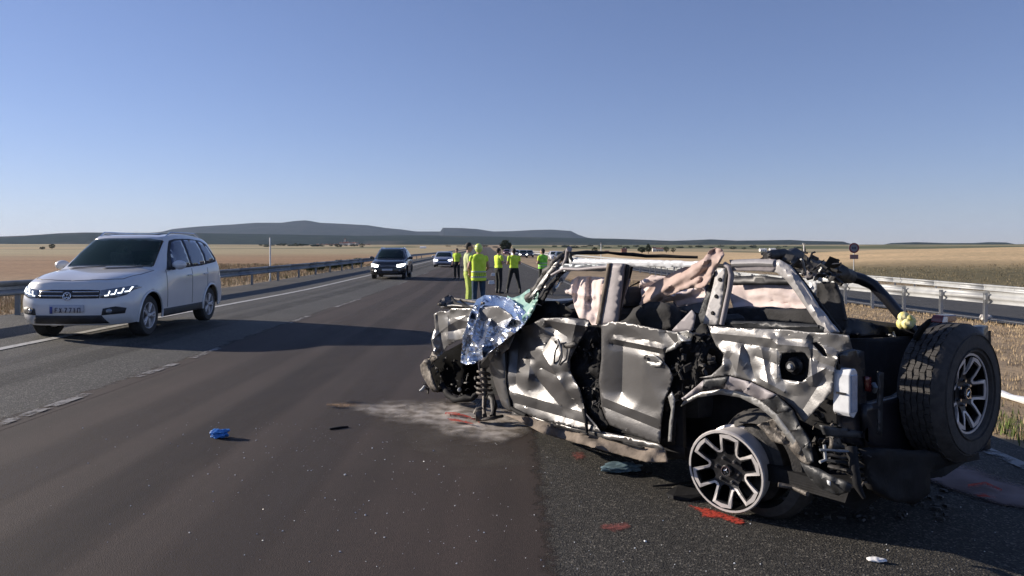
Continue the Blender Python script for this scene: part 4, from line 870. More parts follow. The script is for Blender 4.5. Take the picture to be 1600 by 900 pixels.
# ------------------------------------------------------------------ cars
CAGE = [
 [(.08,0,.24),(.10,.35,.24),(.18,.6,.24),(.34,.78,.25),(.42,.84,.26),(.46,.86,.26)],
 [(-.01,0,.36),(.02,.35,.36),(.10,.62,.36),(.27,.81,.35),(.42,.865,.33),(.49,.875,.29)],
 [(-.02,0,.52),(.01,.35,.52),(.09,.63,.52),(.26,.835,.51),(.46,.89,.44),(.58,.885,.28)],
 [(.0,0,.66),(.03,.35,.66),(.11,.63,.66),(.28,.84,.65),(.52,.90,.53),(.74,.89,.27)],
 [(.05,0,.82),(.08,.35,.83),(.17,.62,.83),(.36,.83,.80),(.66,.905,.61),(.95,.895,.27)],
 [(.12,0,.92),(.15,.35,.93),(.26,.62,.92),(.46,.815,.88),(.82,.91,.66),(1.15,.895,.27)],
 [(.50,0,1.02),(.52,.4,1.025),(.60,.68,1.0),(.72,.83,.94),(1.05,.915,.70),(1.33,.895,.27)],
 [(1.02,0,1.085),(1.06,.4,1.09),(1.14,.72,1.065),(1.2,.85,1.0),(1.36,.91,.72),(1.48,.895,.27)],
 [(1.12,0,1.11),(1.17,.45,1.11),(1.30,.76,1.09),(1.40,.875,1.02),(1.58,.912,.72),(1.63,.895,.27)],
 [(1.50,0,1.37),(1.53,.44,1.365),(1.66,.71,1.33),(1.72,.885,1.035),(1.78,.915,.73),(1.8,.898,.27)],
 [(1.88,0,1.60),(1.92,.44,1.59),(2.02,.645,1.54),(2.02,.888,1.045),(2.02,.915,.74),(2.02,.90,.27)],
 [(2.05,0,1.645),(2.08,.44,1.635),(2.16,.66,1.575),(2.16,.89,1.05),(2.16,.915,.74),(2.16,.90,.27)],
 [(2.5,0,1.685),(2.5,.44,1.675),(2.5,.672,1.61),(2.5,.892,1.06),(2.5,.915,.75),(2.5,.90,.27)],
 [(3.0,0,1.685),(3.0,.44,1.675),(3.0,.672,1.605),(3.0,.892,1.08),(3.0,.915,.76),(3.0,.90,.27)],
 [(3.6,0,1.655),(3.58,.44,1.645),(3.55,.655,1.575),(3.5,.888,1.10),(3.45,.915,.78),(3.4,.90,.28)],
 [(4.05,0,1.60),(4.03,.42,1.59),(3.97,.63,1.52),(3.86,.87,1.12),(3.74,.91,.78),(3.66,.90,.28)],
 [(4.16,0,1.50),(4.14,.40,1.49),(4.08,.59,1.42),(3.98,.86,1.10),(3.86,.905,.76),(3.8,.895,.29)],
 [(4.30,0,1.12),(4.28,.46,1.12),(4.21,.70,1.09),(4.10,.85,.97),(4.0,.895,.70),(3.92,.885,.30)],
 [(4.38,0,.80),(4.36,.46,.80),(4.28,.75,.78),(4.16,.86,.68),(4.06,.885,.56),(4.0,.875,.31)],
 [(4.44,0,.52),(4.41,.5,.52),(4.31,.78,.50),(4.18,.86,.45),(4.1,.875,.42),(4.04,.87,.32)],
 [(4.38,0,.30),(4.35,.5,.30),(4.26,.76,.30),(4.16,.84,.30),(4.1,.86,.30),(4.06,.865,.30)],
]
def crom(P, n):
    P = np.asarray(P, float); out = []
    A = np.concatenate([P[:1] * 2 - P[1:2], P, P[-1:] * 2 - P[-2:-1]])
    for i in range(1, len(A) - 2):
        for k in range(n):
            t = k / n; p0, p1, p2, p3 = A[i - 1], A[i], A[i + 1], A[i + 2]
            out.append(p1 + .5 * t * (p2 - p0 + t * (2 * p0 - 5 * p1 + 4 * p2 - p3 + t * (3 * (p1 - p2) + p3 - p0))))
    out.append(A[-2]); return np.array(out)
def make_car(name, loc, yaw, paint, K=(1, 1, 1), zmap=None, detail=2, white=False, lights='drl', **tags):
    """car nose towards local +X; returns the root"""
    root = empty(name, loc, yaw, **tags)
    C = np.array(CAGE); C[..., 0] *= K[0]; C[..., 1] *= K[1]; C[..., 2] = zmap(C) if zmap else C[..., 2] * K[2]
    full = np.concatenate([C[:, ::-1][:, :-1], C * [1, -1, 1]], 1)      # left sill .. centre .. right sill
    nu, nv = (8, 8) if detail > 1 else (4, 4)
    G = crom(full, nu); G = crom(G.transpose(1, 0, 2), nv).transpose(1, 0, 2)
    a, b_ = G.shape[:2]; V = G.reshape(-1, 3).copy()
    wx = (.86 * K[0], 3.48 * K[0]); Rw = .345; Ra = .415
    i = (np.arange(a - 1)[:, None] * b_ + np.arange(b_ - 1)[None]).ravel(); Fq = np.stack([i, i + b_, i + b_ + 1, i + 1], 1)
    cen = V[Fq].mean(1); keep = np.ones(len(Fq), bool)
    for x in wx: keep &= ~((np.hypot(cen[:, 0] - x, cen[:, 2] - Rw) < Ra) & (abs(cen[:, 1]) > .55 * K[1]))
    if white:
        jj, kk = np.divmod(np.arange(len(Fq)), b_ - 1); keep &= ~((jj >= 8 * nu + 1) & (jj < 10 * nu - 1) & (kk >= 3 * nv + 1) & (kk < 7 * nv - 1))
    used = np.unique(Fq[keep]); gone = np.unique(Fq[~keep])
    edge = np.array([e for e in np.intersect1d(used, gone) if min(abs(math.hypot(V[e, 0] - x, V[e, 2] - Rw) - Ra) for x in wx) < .15])
    for e in edge:
        x = wx[0] if abs(V[e, 0] - wx[0]) < abs(V[e, 0] - wx[1]) else wx[1]
        dx, dz = V[e, 0] - x, V[e, 2] - Rw; r_ = math.hypot(dx, dz)
        if r_ > .1: V[e, 0] = x + dx / r_ * Ra; V[e, 2] = Rw + dz / r_ * Ra
    V[:, 0] *= -1                                              # nose to +X, origin at the front bumper
    verts = [tuple(v) for v in V]
    bvh = BVHTree.FromPolygons(verts, [tuple(map(int, f)) for f in Fq])
    me = bpy.data.meshes.new('body'); me.from_pydata(verts, [], Fq[keep].tolist()); me.update()
    body = link('body', me, paint, root, True)
    if detail > 1:
        q = body.modifiers.new('t', 'SOLIDIFY'); q.thickness = .02; q.offset = -1
    bm = bmesh.new(); bm.from_mesh(me); bmesh.ops.delete(bm, geom=[v for v in bm.verts if not v.link_faces], context='VERTS')
    bmesh.ops.recalc_face_normals(bm, faces=bm.faces); 
    if sum(f.normal.z * f.calc_area() for f in bm.faces) < 0: bmesh.ops.reverse_faces(bm, faces=bm.faces)
    bm.to_mesh(me); bm.free()
    def decal(nm, poly, axis, material, off=.004, sp=.06, parent=None, thick=.004, holes=(), sgn=1):
        vs, fs = cdt(poly, sp, holes); out = []
        for x, y in vs:
            if axis == 'f': o_, d_ = Vector((3, x, y)), Vector((-1, 0, 0))
            elif axis == 'b': o_, d_ = Vector((-9, x, y)), Vector((1, 0, 0))
            elif axis == 's': o_, d_ = Vector((-x, 3 * sgn, y)), Vector((0, -sgn, 0))
            else: o_, d_ = Vector((-x, y, 4)), Vector((0, 0, -1))
            h = bvh.ray_cast(o_, d_)
            if h[0] is None: h = bvh.find_nearest(o_ + d_ * (2.6 if axis != 'f' else 3))
            nn = h[1] if h[1].dot(d_) < 0 else -h[1]
            out.append(h[0] + nn * off)
        me_ = bpy.data.meshes.new(nm); me_.from_pydata(out, [], fs); me_.update()
        o_ = link(nm, me_, material, parent or root, True)
        if thick: q_ = o_.modifiers.new('t', 'SOLIDIFY'); q_.thickness = thick; q_.offset = 0
        return o_
    kx, ky, kz = K
    def S(P): 
        if zmap:
            out = []
            for p in P:
                c_ = zmap(np.array([[p[0] * kx, 0, p[1]]]))[0]; out.append((p[0] * kx, float(c_)))
            return out
        return [(p[0] * kx, p[1] * kz) for p in P]
    def Fr(P):
        if zmap: return [(p[0] * ky, float(zmap(np.array([[0, 0, p[1]]]))[0])) for p in P]
        return [(p[0] * ky, p[1] * kz) for p in P]
    mir = lambda P: [(-x, y) for x, y in P][::-1]
    # glass
    if detail > 1:
        for P in ([(.085, -.60), (.085, .60)], ):
            pass
        gl = [(.62, .845), (.60, .90), (.66, .98)]
        for sg in (1, -1):
            q = [(1.16 * kx, sg * .80 * ky), (.75 * kx, sg * .775 * ky), (.36 * kx, sg * .68 * ky), (.20 * kx, sg * .5 * ky), (.13 * kx, sg * .25 * ky), (.115 * kx, 0)]
            w2 = .008; pl = [(a_, b2 + sg * w2) for a_, b2 in q] + [(a_ + .012, b2 - sg * w2 * .2) for a_, b2 in q[::-1]]
            decal('bonnet_gap', pl, 't', M['trim'], .002, .06, thick=.002)
    decal('windscreen', Fr([(-.70, 1.10), (-.40, 1.12), (.40, 1.12), (.72, 1.10), (.675, 1.32), (.60, 1.555), (.40, 1.59), (-.40, 1.59), (-.60, 1.555), (-.675, 1.32)]), 'f', M['wglass'] if white else M['glass'], .005)
    if detail > 1:
        decal('rear_screen', Fr([(-.62, 1.14), (.62, 1.14), (.53, 1.46), (-.53, 1.46)]), 'b', M['glass'], .005)
        decal('sunroof', [(2.25 * kx, -.42), (3.5 * kx, -.42), (3.5 * kx, .42), (2.25 * kx, .42)], 't', M['glass'], .004, .15)
    for sg in (1, -1):
        if detail > 1:
            decal('window_surround', S([(1.50, 1.045), (2.2, 1.065), (3.0, 1.09), (3.86, 1.15), (3.96, 1.22), (3.78, 1.50), (3.5, 1.565), (2.9, 1.595), (2.3, 1.585), (2.1, 1.555), (1.8, 1.32)]), 's', M['trim'], .003, .07, sgn=sg)
            for P in ([(1.72, 1.085), (2.50, 1.10), (2.50, 1.56), (2.28, 1.55), (2.12, 1.52), (1.92, 1.34)], [(2.58, 1.105), (3.22, 1.125), (3.26, 1.30), (3.2, 1.56), (2.58, 1.57)], [(3.30, 1.15), (3.80, 1.19), (3.72, 1.44), (3.48, 1.53), (3.28, 1.55), (3.33, 1.30)]):
                decal('side_window', S(P), 's', M['sideglass'], .008, .07, sgn=sg)
            decal('sill_trim', S([(1.33, .27), (3.02, .27), (3.02, .40), (1.30, .40)]), 's', M['trim'], .006, .07, sgn=sg)
            for x in (1.46, 2.53, 3.28):
                decal('door_gap', S([(x, .42), (x + .012, .42), (x + .012, 1.05), (x, 1.05)]), 's', M['trim'], .002, .05, sgn=sg, thick=.002)
            for x in (2.30, 3.08):
                b = MB().tube([(-x * kx, sg * .925 * ky, .93 * kz), (-(x + .1) * kx, sg * .955 * ky, .935 * kz), (-(x + .2) * kx, sg * .925 * ky, .94 * kz)], [.012, .014, .012], 8); b.build('door_handle', paint, root, True)
            b = MB().tube([(-2.1 * kx, sg * .60, 1.62 * kz), (-2.3 * kx, sg * .62, 1.70 * kz), (-3.4 * kx, sg * .61, 1.70 * kz), (-3.75 * kx, sg * .57, 1.63 * kz)], [.012, .016, .016, .012], 8); b.build('roof_rail', M['chrome'], root, True)
            for x in wx:
                b = MB(); arcs = [(-(x + (Ra) * math.cos(t)), sg * (.905 * ky), Rw + Ra * math.sin(t)) for t in np.linspace(R(-12), R(192), 22)]
                pts = []
                for p in arcs:
                    h = bvh.find_nearest(Vector(p)); pts.append(h[0] + Vector((0, sg * .006, 0)))
                b.tube(pts, .018, 6); b.build('wheel_arch_trim', paint if white else M['trim'], root, True)
            b = MB()
            b.ball((-1.68 * kx, sg * 1.02 * ky, 1.13 * kz), (.075, .13, .085), 14, 10); mo = b.build('door_mirror', paint, root, True)
            MB().box((-1.64 * kx, sg * .91 * ky, 1.07 * kz), (.07, .10, .05)).build('mirror_arm', M['trim'], mo)
            MB().ball((-1.745 * kx, sg * 1.02 * ky, 1.13 * kz), (.018, .105, .065), 12, 8).build('mirror_glass', M['sideglass'], mo, True)
        else:
            decal('side_window', S([(1.66, 1.08), (2.5, 1.10), (3.8, 1.19), (3.6, 1.5), (2.3, 1.55), (1.95, 1.36)]), 's', M['glass'], .006, .1, sgn=sg)
            MB().ball((-1.68 * kx, sg * 1.0 * ky, 1.12 * kz if not zmap else .95), (.06, .12, .08), 8, 6).build('door_mirror', paint, root, True)
        # head lamp
        hp = [(.47, .66), (.66, .655), (.79, .70), (.87, .80), (.84, .835), (.62, .80), (.47, .775)]
        hpf = Fr(hp if sg == 1 else mir(hp))
        if lights == 'full':
            hl = decal('headlight', hpf, 'f', M['headon'], .008, .05)
        else:
            hl = decal('headlight', hpf, 'f', M['headglass'], .006, .04)
            for k in range(4):
                x0 = .53 + k * .078; z0 = .685 + k * .018
                P = [(x0, z0), (x0 + .05, z0 + .004), (x0 + .066, z0 + .075), (x0 + .052, z0 + .078), (x0 + .042, z0 + .018), (x0, z0 + .014)]
                decal('light_strip', Fr(P if sg == 1 else mir(P)), 'f', M['drl'], .012, .03, hl)
            if sg == -1:
                pass
        if detail > 1:
            P = [(.50, .40), (.78, .42), (.80, .50), (.68, .53), (.52, .50)]
            fg = decal('fog_light_recess', Fr(P if sg == 1 else mir(P)), 'f', M['trim'], .006, .05)
            P = [(.60 + .04 * math.cos(t), .46 + .038 * math.sin(t)) for t in np.linspace(0, 2 * math.pi, 14)[:-1]]
            decal('fog_light', Fr(P if sg == 1 else mir(P)), 'f', M['headon'] if lights == 'full' and sg == -1 else M['headglass'], .014, .03, fg)
    gr = decal('grille', Fr([(-.46, .655), (.46, .655), (.46, .775), (.30, .785), (-.30, .785), (-.46, .775)]), 'f', M['trim'], .006, .05)
    if detail > 1:
        for z in (.685, .745):
            decal('grille_bar', Fr([(-.45, z), (-.07, z), (-.07, z + .014), (-.45, z + .014)]), 'f', M['chrome'], .014, .04, gr)
            decal('grille_bar', Fr([(.07, z), (.45, z), (.45, z + .014), (.07, z + .014)]), 'f', M['chrome'], .014, .04, gr)
        if white:   # round badge with a V over a W
            bz_ = .722
            ringp = [(.066 * math.cos(t), bz_ + .066 * math.sin(t)) for t in np.linspace(0, 2 * math.pi, 25)[:-1]]
            ringi = [(.054 * math.cos(t), bz_ + .054 * math.sin(t)) for t in np.linspace(0, 2 * math.pi, 25)[:-1]]
            em = decal('badge', ringp, 'f', M['chrome'], .020, .02, gr, holes=[ringi])
            def stroke(P):
                for (x0, z0), (x1, z1) in zip(P[:-1], P[1:]):
                    d = Vector((x1 - x0, z1 - z0)).normalized() * .0055; nx, nz = -d.y, d.x
                    decal('badge_letter', [(x0 - nx, bz_ + z0 - nz), (x1 - nx, bz_ + z1 - nz), (x1 + nx, bz_ + z1 + nz), (x0 + nx, bz_ + z0 + nz)], 'f', M['chrome'], .020, .03, gr)
            stroke([(-.022, .05), (0, .008), (.022, .05)]); stroke([(-.046, .03), (-.022, -.046), (0, -.004), (.022, -.046), (.046, .03)])
        else:
            decal('badge', Fr([(-.05, .715), (.05, .715), (.05, .735), (-.05, .735)]), 'f', M['chrome'], .02, .03, gr)
    decal('bumper_intake', Fr([(-.58, .27), (.58, .27), (.50, .40), (-.50, .40)]), 'f', M['trim'], .005, .06)
    pl_ = decal('number_plate', Fr([(-.26, .45), (.26, .45), (.26, .56), (-.26, .56)]), 'f', M['platew'], .016, .05)
    if detail > 1 and white:
        decal('plate_band', [(-.26, .45), (-.215, .45), (-.215, .56), (-.26, .56)], 'f', M['plateb'], .019, .05, pl_)
        for x0, P in ((.17, [(0, 0), (0, .07), (-.04, .07)]), (.17, [(0, .04), (-.03, .04)]), (.10, [(0, .07), (-.03, .0)]), (.10, [(-.03, .07), (0, .0)]), (.02, [(0, .07), (-.035, .07), (-.01, 0)]), (-.05, [(0, .07), (-.035, .07), (-.01, 0)]), (-.12, [(0, .06), (-.01, .07), (-.01, 0)]), (-.18, [(0, 0), (0, .07), (-.035, .07), (-.035, 0)])):
            for (a0, c0_), (a1, c1_) in zip(P[:-1], P[1:]):
                d = Vector((a1 - a0, c1_ - c0_)).normalized() * .006; nx, nz = -d.y, d.x; zb_ = .468
                decal('plate_character', [(-x, z) for x, z in [(x0 + a0 - nx, zb_ + c0_ - nz), (x0 + a1 - nx, zb_ + c1_ - nz), (x0 + a1 + nx, zb_ + c1_ + nz), (x0 + a0 + nx, zb_ + c0_ + nz)]], 'f', M['ink'], .019, .03, pl_)
    if white:      # cabin seen through the windscreen
        MB().box((-1.45 * kx, 0, 1.03), (.5, 1.4, .10)).build('dashboard', M['trim'], root, bevel=.03)
        for y_ in (-.38, .38):
            st = MB().box((-2.5, y_, 1.12), (.16, .46, .62), Matrix.Rotation(R(10), 3, 'Y'), .85).build('front_seat', M['greyseat'], root, bevel=.05)
            MB().box((-2.56, y_, 1.49), (.11, .26, .17), None, .9).build('headrest', M['greyseat'], st, bevel=.04)
        MB().box((-3.3, 0, 1.15), (.16, 1.3, .55)).build('rear_bench', M['greyseat'], root, bevel=.05)
        b = MB(); b.tube([(-1.86 + .06 * math.sin(R(k * 18)), .38 + .17 * math.cos(R(k * 18)), 1.10 + .16 * math.sin(R(k * 18))) for k in range(21)], .014, 6, cap=False); b.build('steering_wheel', M['trim'], root, True)
        MB().tube([(-1.86, 0, 1.50), (-1.84, 0, 1.44)], [.015, .03], 8).build('rear_view_mirror', M['trim'], root)
        decal('wiper', [(-.55, 1.13), (.02, 1.16), (.02, 1.172), (-.55, 1.145)], 'f', M['trim'], .014, .05); decal('wiper', [(.05, 1.13), (.62, 1.15), (.62, 1.162), (.05, 1.145)], 'f', M['trim'], .014, .05)
    # under body and wheels
    L_ = 4.40 * kx
    MB().box((-L_ / 2, 0, .50 * min(1, kz)), (L_ - .5, 1.16 * ky, .42)).build('underbody', M['black'], root)
    MB().box((-L_ / 2, 0, .72 * kz), (L_ - .9, 1.5 * ky, .2)).build('inner_floor', M['black'], root)
    for x in wx:
        for sg in (1, -1):
            y0 = sg * .875 * ky
            mt = Matrix.Translation((-x, y0, Rw)) @ Matrix.Rotation(R(90 * sg), 4, 'Z')
            b = MB().lathe([(.225, -.01), (.27, .0), (.32, -.005), (.342, -.03), (Rw, -.06), (Rw, -.18), (.33, -.215), (.22, -.21)], 28 if detail > 1 else 16, mt)
            wo = b.build('wheel', M['rubber'], root, True, 40)
            b = MB().lathe([(.228, -.012), (.222, -.004), (.212, -.012), (.205, -.06), (.2, -.2), (.0, -.2)], 28 if detail > 1 else 16, mt); b.build('rim', M['rim'] if white else M['galv_dark'], wo, True, 40)
            if detail > 1:
                MB().lathe([(0, -.19), (.2, -.19)], 20, mt).build('brake_disc', M['black'], wo)
                b = MB()
                for k in range(5):
                    for o_ in (-.16, .16):
                        a0 = 2 * math.pi * k / 5; p0 = Vector((-.03, .05 * math.cos(a0), .05 * math.sin(a0))); p1 = Vector((-.02, .215 * math.cos(a0 + o_), .215 * math.sin(a0 + o_)))
                        q = MB(); q.tube([mt @ p0, mt @ p1], [.026, .018], 6)
                        q.build('spoke', M['rim'] if white else M['galv_dark'], wo)
                MB().ball(mt @ Vector((-.03, 0, 0)), .045, 10, 6).build('hub_cap', M['rim'], wo, True)
    return root
def put_car(name, px, d_front, dx, paint, **k):
    x = (px - CX) / F * d_front; z = gzf(x, d_front + 2)
    sl_ = (gzf(x + shift(d_front + 4) - shift(d_front), d_front + 4) - gzf(x, d_front)) / 4
    r = make_car(name, (x, d_front, z), R(-90) + dx, paint, **k); r.rotation_euler.y = 0
    return r
vw = put_car('oncoming_suv', 105, 11.75, R(1.2), M['carwhite'], K=(1.0, 1.03, 1.05), white=True, label='white five-door estate SUV driving past on the left lane, closest moving car', cat='car')
bk = put_car('oncoming_suv', 605, 39.6, R(2), M['carblack'], K=(1.0, 1.06, 1.01), detail=1.5, lights='full', label='black SUV with lit headlights coming along the left lane behind the white one', cat='car')
def sedan(C): z = C[..., 2]; return np.where(z < .9, z * .86, .774 + (z - .9) * .80)
sv = put_car('oncoming_saloon', 692, 66, R(2), M['carsilver'], K=(1.0, 1.0, 1), zmap=sedan, detail=1, lights='full', label='small silver blue saloon far off behind the black SUV, headlights on', cat='car')
mid = [('carwhite', 806, 150), ('cardark', 818, 146), ('cardark', 828, 160), ('carwhite', 868, 118), ('cardark', 879, 108), ('carred', 792, 190)]
lab = ['pale car with lit headlights stopped far up the road, left of the queue', 'dark car stopped in the far queue between two officers', 'dark car stopped in the far queue, right of the two standing officers', 'white car stopped far off, just right of the rightmost officer', 'dark grey car parked far off beside the crushed roof pillar', 'dark red car farthest up the road beneath the round tree']
for (mt, px, d), lb in zip(mid, lab):
    put_car('stopped_car', px, d, R(2), M[mt], K=(1, 1, .93), detail=1, lights='full' if px in (806, 818) else 'drl', label=lb, cat='car', group='cars queued far up the motorway')
# ------------------------------------------------------------------ foil blanket and sheet on the wreck's bonnet
def to_world(o):
    bpy.context.view_layer.update(); m_ = wreck.matrix_world.copy(); o.parent = None; o.matrix_world = m_; return o
fo = panel('foil_blanket', [(757, 461, .5), (745, 468, .2), (740, 477, -.04), (735, 490, -.10), (729, 510, -.13), (723, 525, -.14), (720, 566, -.15), (728, 570, -.16), (741, 568, -.16), (754, 563, -.15), (764, 552, -.14), (775, 543, -.13), (790, 532, -.12), (806, 519, -.10), (819, 508, -.08), (826, 496, -.02), (822, 488, .06), (808, 476, .14), (797, 466, .4), (778, 462, .55)], 0, M['foil'],
    [(752, 470, 730, 560, 5, -.05), (762, 468, 745, 560, 5, .05), (775, 470, 752, 550, 6, -.06), (790, 474, 765, 545, 5, .05), (800, 480, 815, 505, 6, -.06), (738, 492, 724, 560, 5, .04)], sp=2.8, noise_amp=.085, cell=10, crisp=True, seed=50, thick=.003, smooth=True, sharp=14)
tag(to_world(fo), 'crumpled silver foil emergency blanket draped over the wrecked bonnet and fender', 'blanket')
gs = panel('green_sheet', [(793, 462, .6), (800, 466, .45), (812, 462, .45), (826, 452, .35), (838, 450, .22), (842, 458, .12), (840, 470, .06), (835, 484, .02), (828, 496, -.02), (820, 506, -.04), (812, 503, -.03), (809, 495, .0), (803, 482, .2), (796, 474, .4), (791, 468, .6)], .2, M['green'],
    [(800, 470, 832, 456, 4, -.07), (808, 482, 838, 462, 4, .07), (816, 498, 838, 470, 5, -.06)], sp=2.8, noise_amp=.05, cell=14, seed=51, thick=.004)
tag(to_world(gs), 'pale green plastic sheet bunched at the base of the windscreen pillar', 'sheet')

# ------------------------------------------------------------------ guard rails
WPROF = [(-.155, 0), (-.135, .035), (-.095, .04), (-.06, .01), (-.03, -.03), (.03, -.03), (.06, .01), (.095, .04), (.135, .035), (.155, 0)]
def rail(name, u, y0, y1, side, h, post_sp, material, label, posts_to=120, far=400, double=False, off0=0, body=.04):
    x0 = u + float(shift(y0))
    root = empty(name, (x0, y0, 0), label=label, cat='guard rail')
    def beam(nm, hh, off, ya, yb):
        vs = []; fs = []; ys = np.concatenate([np.arange(ya, min(yb, 60), 2), np.arange(60, yb + 1, 12)]) if yb > 60 else np.arange(ya, yb + 1, 2)
        for y in ys:
            x = u + float(shift(y)) + off; z = gzf(u + float(shift(y)), y) + hh
            for (dz, dx) in WPROF: vs.append((x - x0 + dx * side, y - y0, z + dz))
        n_ = len(WPROF)
        for j in range(len(ys) - 1):
            for k in range(n_ - 1): a = j * n_ + k; fs.append((a, a + 1, a + n_ + 1, a + n_))
        me = bpy.data.meshes.new(nm); me.from_pydata(vs, [], fs); me.update()
        o = link(nm, me, material, root, True, 50); q = o.modifiers.new('t', 'SOLIDIFY'); q.thickness = .006
        return o
    segs = [y0]
    while segs[-1] < 64: segs.append(min(64, segs[-1] + 4))
    for a, b_ in zip(segs[:-1], segs[1:]): beam('beam', h, 0, a, b_ + .02)
    tag(beam('beam_run', h, 0, 64, far), kind='stuff')
    if double: beam('rear_beam', h, -side * .34, y0, far)
    pm = None; y = y0 + off0
    while y < posts_to:
        x = u + float(shift(y)); z = gzf(x, y)
        if pm is None:
            b = MB(); hh = h + .12
            b.box((0, -.028, hh / 2 - .1), (.09, .006, hh + .2)); b.box((0, .028, hh / 2 - .1), (.09, .006, hh + .2)); b.box((.043, 0, hh / 2 - .1), (.006, .05, hh + .2)); 
            b.box((side * .02, 0, h), (.1, .1, .12))
            pm = b.mesh('post')
        o = bpy.data.objects.new('post', pm); COL.objects.link(o); o.parent = root; o.location = (x - x0 - side * .09, y - y0, z)
        if not pm.materials: pm.materials.append(M['galv_dark'] if material is M['galv_dark'] else M['galv'])
        y += post_sp * (1 if y < 60 else 2)
    return root
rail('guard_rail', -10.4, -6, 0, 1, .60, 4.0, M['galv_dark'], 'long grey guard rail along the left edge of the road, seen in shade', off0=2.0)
rail('guard_rail', 13.25, 4, 0, 1, .69, 1.95, M['galv'], 'nearer bright guard rail on the right, on close-set posts in dry grass', posts_to=90, off0=.4)
rail('guard_rail', 23.9, 8, 0, -1, .52, 2.0, M['galv'], 'farther bright guard rail on the right, beyond the opposite carriageway', posts_to=60)

# ------------------------------------------------------------------ posts and signs
p = at(422, 439); MBp = empty('marker_post', p, label='slim white marker post standing by the left guard rail', cat='post')
MB().tube([(0, 0, -.1), (0, 0, 2.06)], .035, 10).build('post', M['postw'], MBp, True); MB().tube([(0, 0, 2.06), (0, 0, 2.12)], [.036, .02], 10).build('cap', M['galv'], MBp)
MB().tube([(0, 0, 0), (0, 0, .12)], [.06, .045], 10).build('foot', M['galv'], MBp)
p = atd(1334, 44); sg = empty('road_sign', p, R(0), label='round red-rimmed road sign on a pole with a small plate beneath, right verge', cat='sign')
zc = EYE + (HY - 387.5) / F * 44 - p.z; rs = 8 / F * 44
MB().tube([(0, 0, -.1), (0, 0, zc + .2)], .03, 8).build('pole', M['galv'], sg, True)
tm = Matrix.Translation((0, -.035, zc)) @ Matrix.Rotation(R(-90), 4, 'Z')
MB().lathe([(0, .004), (rs, .004), (rs, -.02), (0, -.02)], 32, tm).build('sign_face', M['signgrey'], sg)
MB().lathe([(rs * .72, .006), (rs * .72, .010), (rs, .010), (rs, .006)], 32, tm, closed=True).build('red_ring', M['signred'], sg)
b = MB(); b.box((-.075, -.047, zc), (.09, .008, .14)); b.box((.06, -.047, zc), (.10, .008, .14)); b.build('dark_symbol', M['ink'], sg)
MB().box((0, -.035, zc - rs - .22), (.50, .02, .26)).build('plate', mat('faded_plate', (.30, .17, .15), .7, 0, .1, 8), sg)
for px, y1, y2, d, w_, lb in ((939, 380, 394, 160, .12, 'thin pale pole far off behind the crushed roof'), (1256, 381, 400, 150, .16, 'thin pale pole in the far field left of the round sign')):
    p = atd(px, d); h = EYE + (HY - y1) / F * d - p.z
    r_ = empty('pole', p, label=lb, cat='pole'); MB().tube([(0, 0, -.2), (0, 0, h)], [w_, w_ * .6], 8).build('mast', M['postw'], r_, True); MB().box((0, 0, h), (w_ * 3, w_ * 3, .2)).build('mast_head', M['galv'], r_)

# ------------------------------------------------------------------ people
def capsule(b, p, q, r0, r1):
    p, q = Vector(p), Vector(q); b.tube([p, p.lerp(q, .5), q], [r0, (r0 + r1) / 2 * 1.03, r1], 12); b.ball(p, r0 * .99, 12, 8); b.ball(q, r1 * .99, 12, 8)
def torso(b, levels):
    base = len(b.v); n = 20
    for (cx_, cy_, z, rx, ry) in levels:
        for k in range(n):
            a = 2 * math.pi * k / n; ca, sa = math.cos(a), math.sin(a); e = .82
            b.v.append((cx_ + rx * math.copysign(abs(ca) ** e, ca), cy_ + ry * math.copysign(abs(sa) ** e, sa), z))
    for i in range(len(levels) - 1):
        for k in range(n):
            k2 = (k + 1) % n; b.f.append((base + i * n + k, base + i * n + k2, base + (i + 1) * n + k2, base + (i + 1) * n + k))
    b.f.append(tuple(base + k for k in range(n))[::-1]); b.f.append(tuple(base + (len(levels) - 1) * n + k for k in range(n)))
def remesh(o, vs):
    m_ = o.modifiers.new('join', 'REMESH'); m_.mode = 'VOXEL'; m_.voxel_size = vs; m_.use_smooth_shade = True
    s_ = o.modifiers.new('soft', 'SMOOTH'); s_.factor = .5; s_.iterations = 2
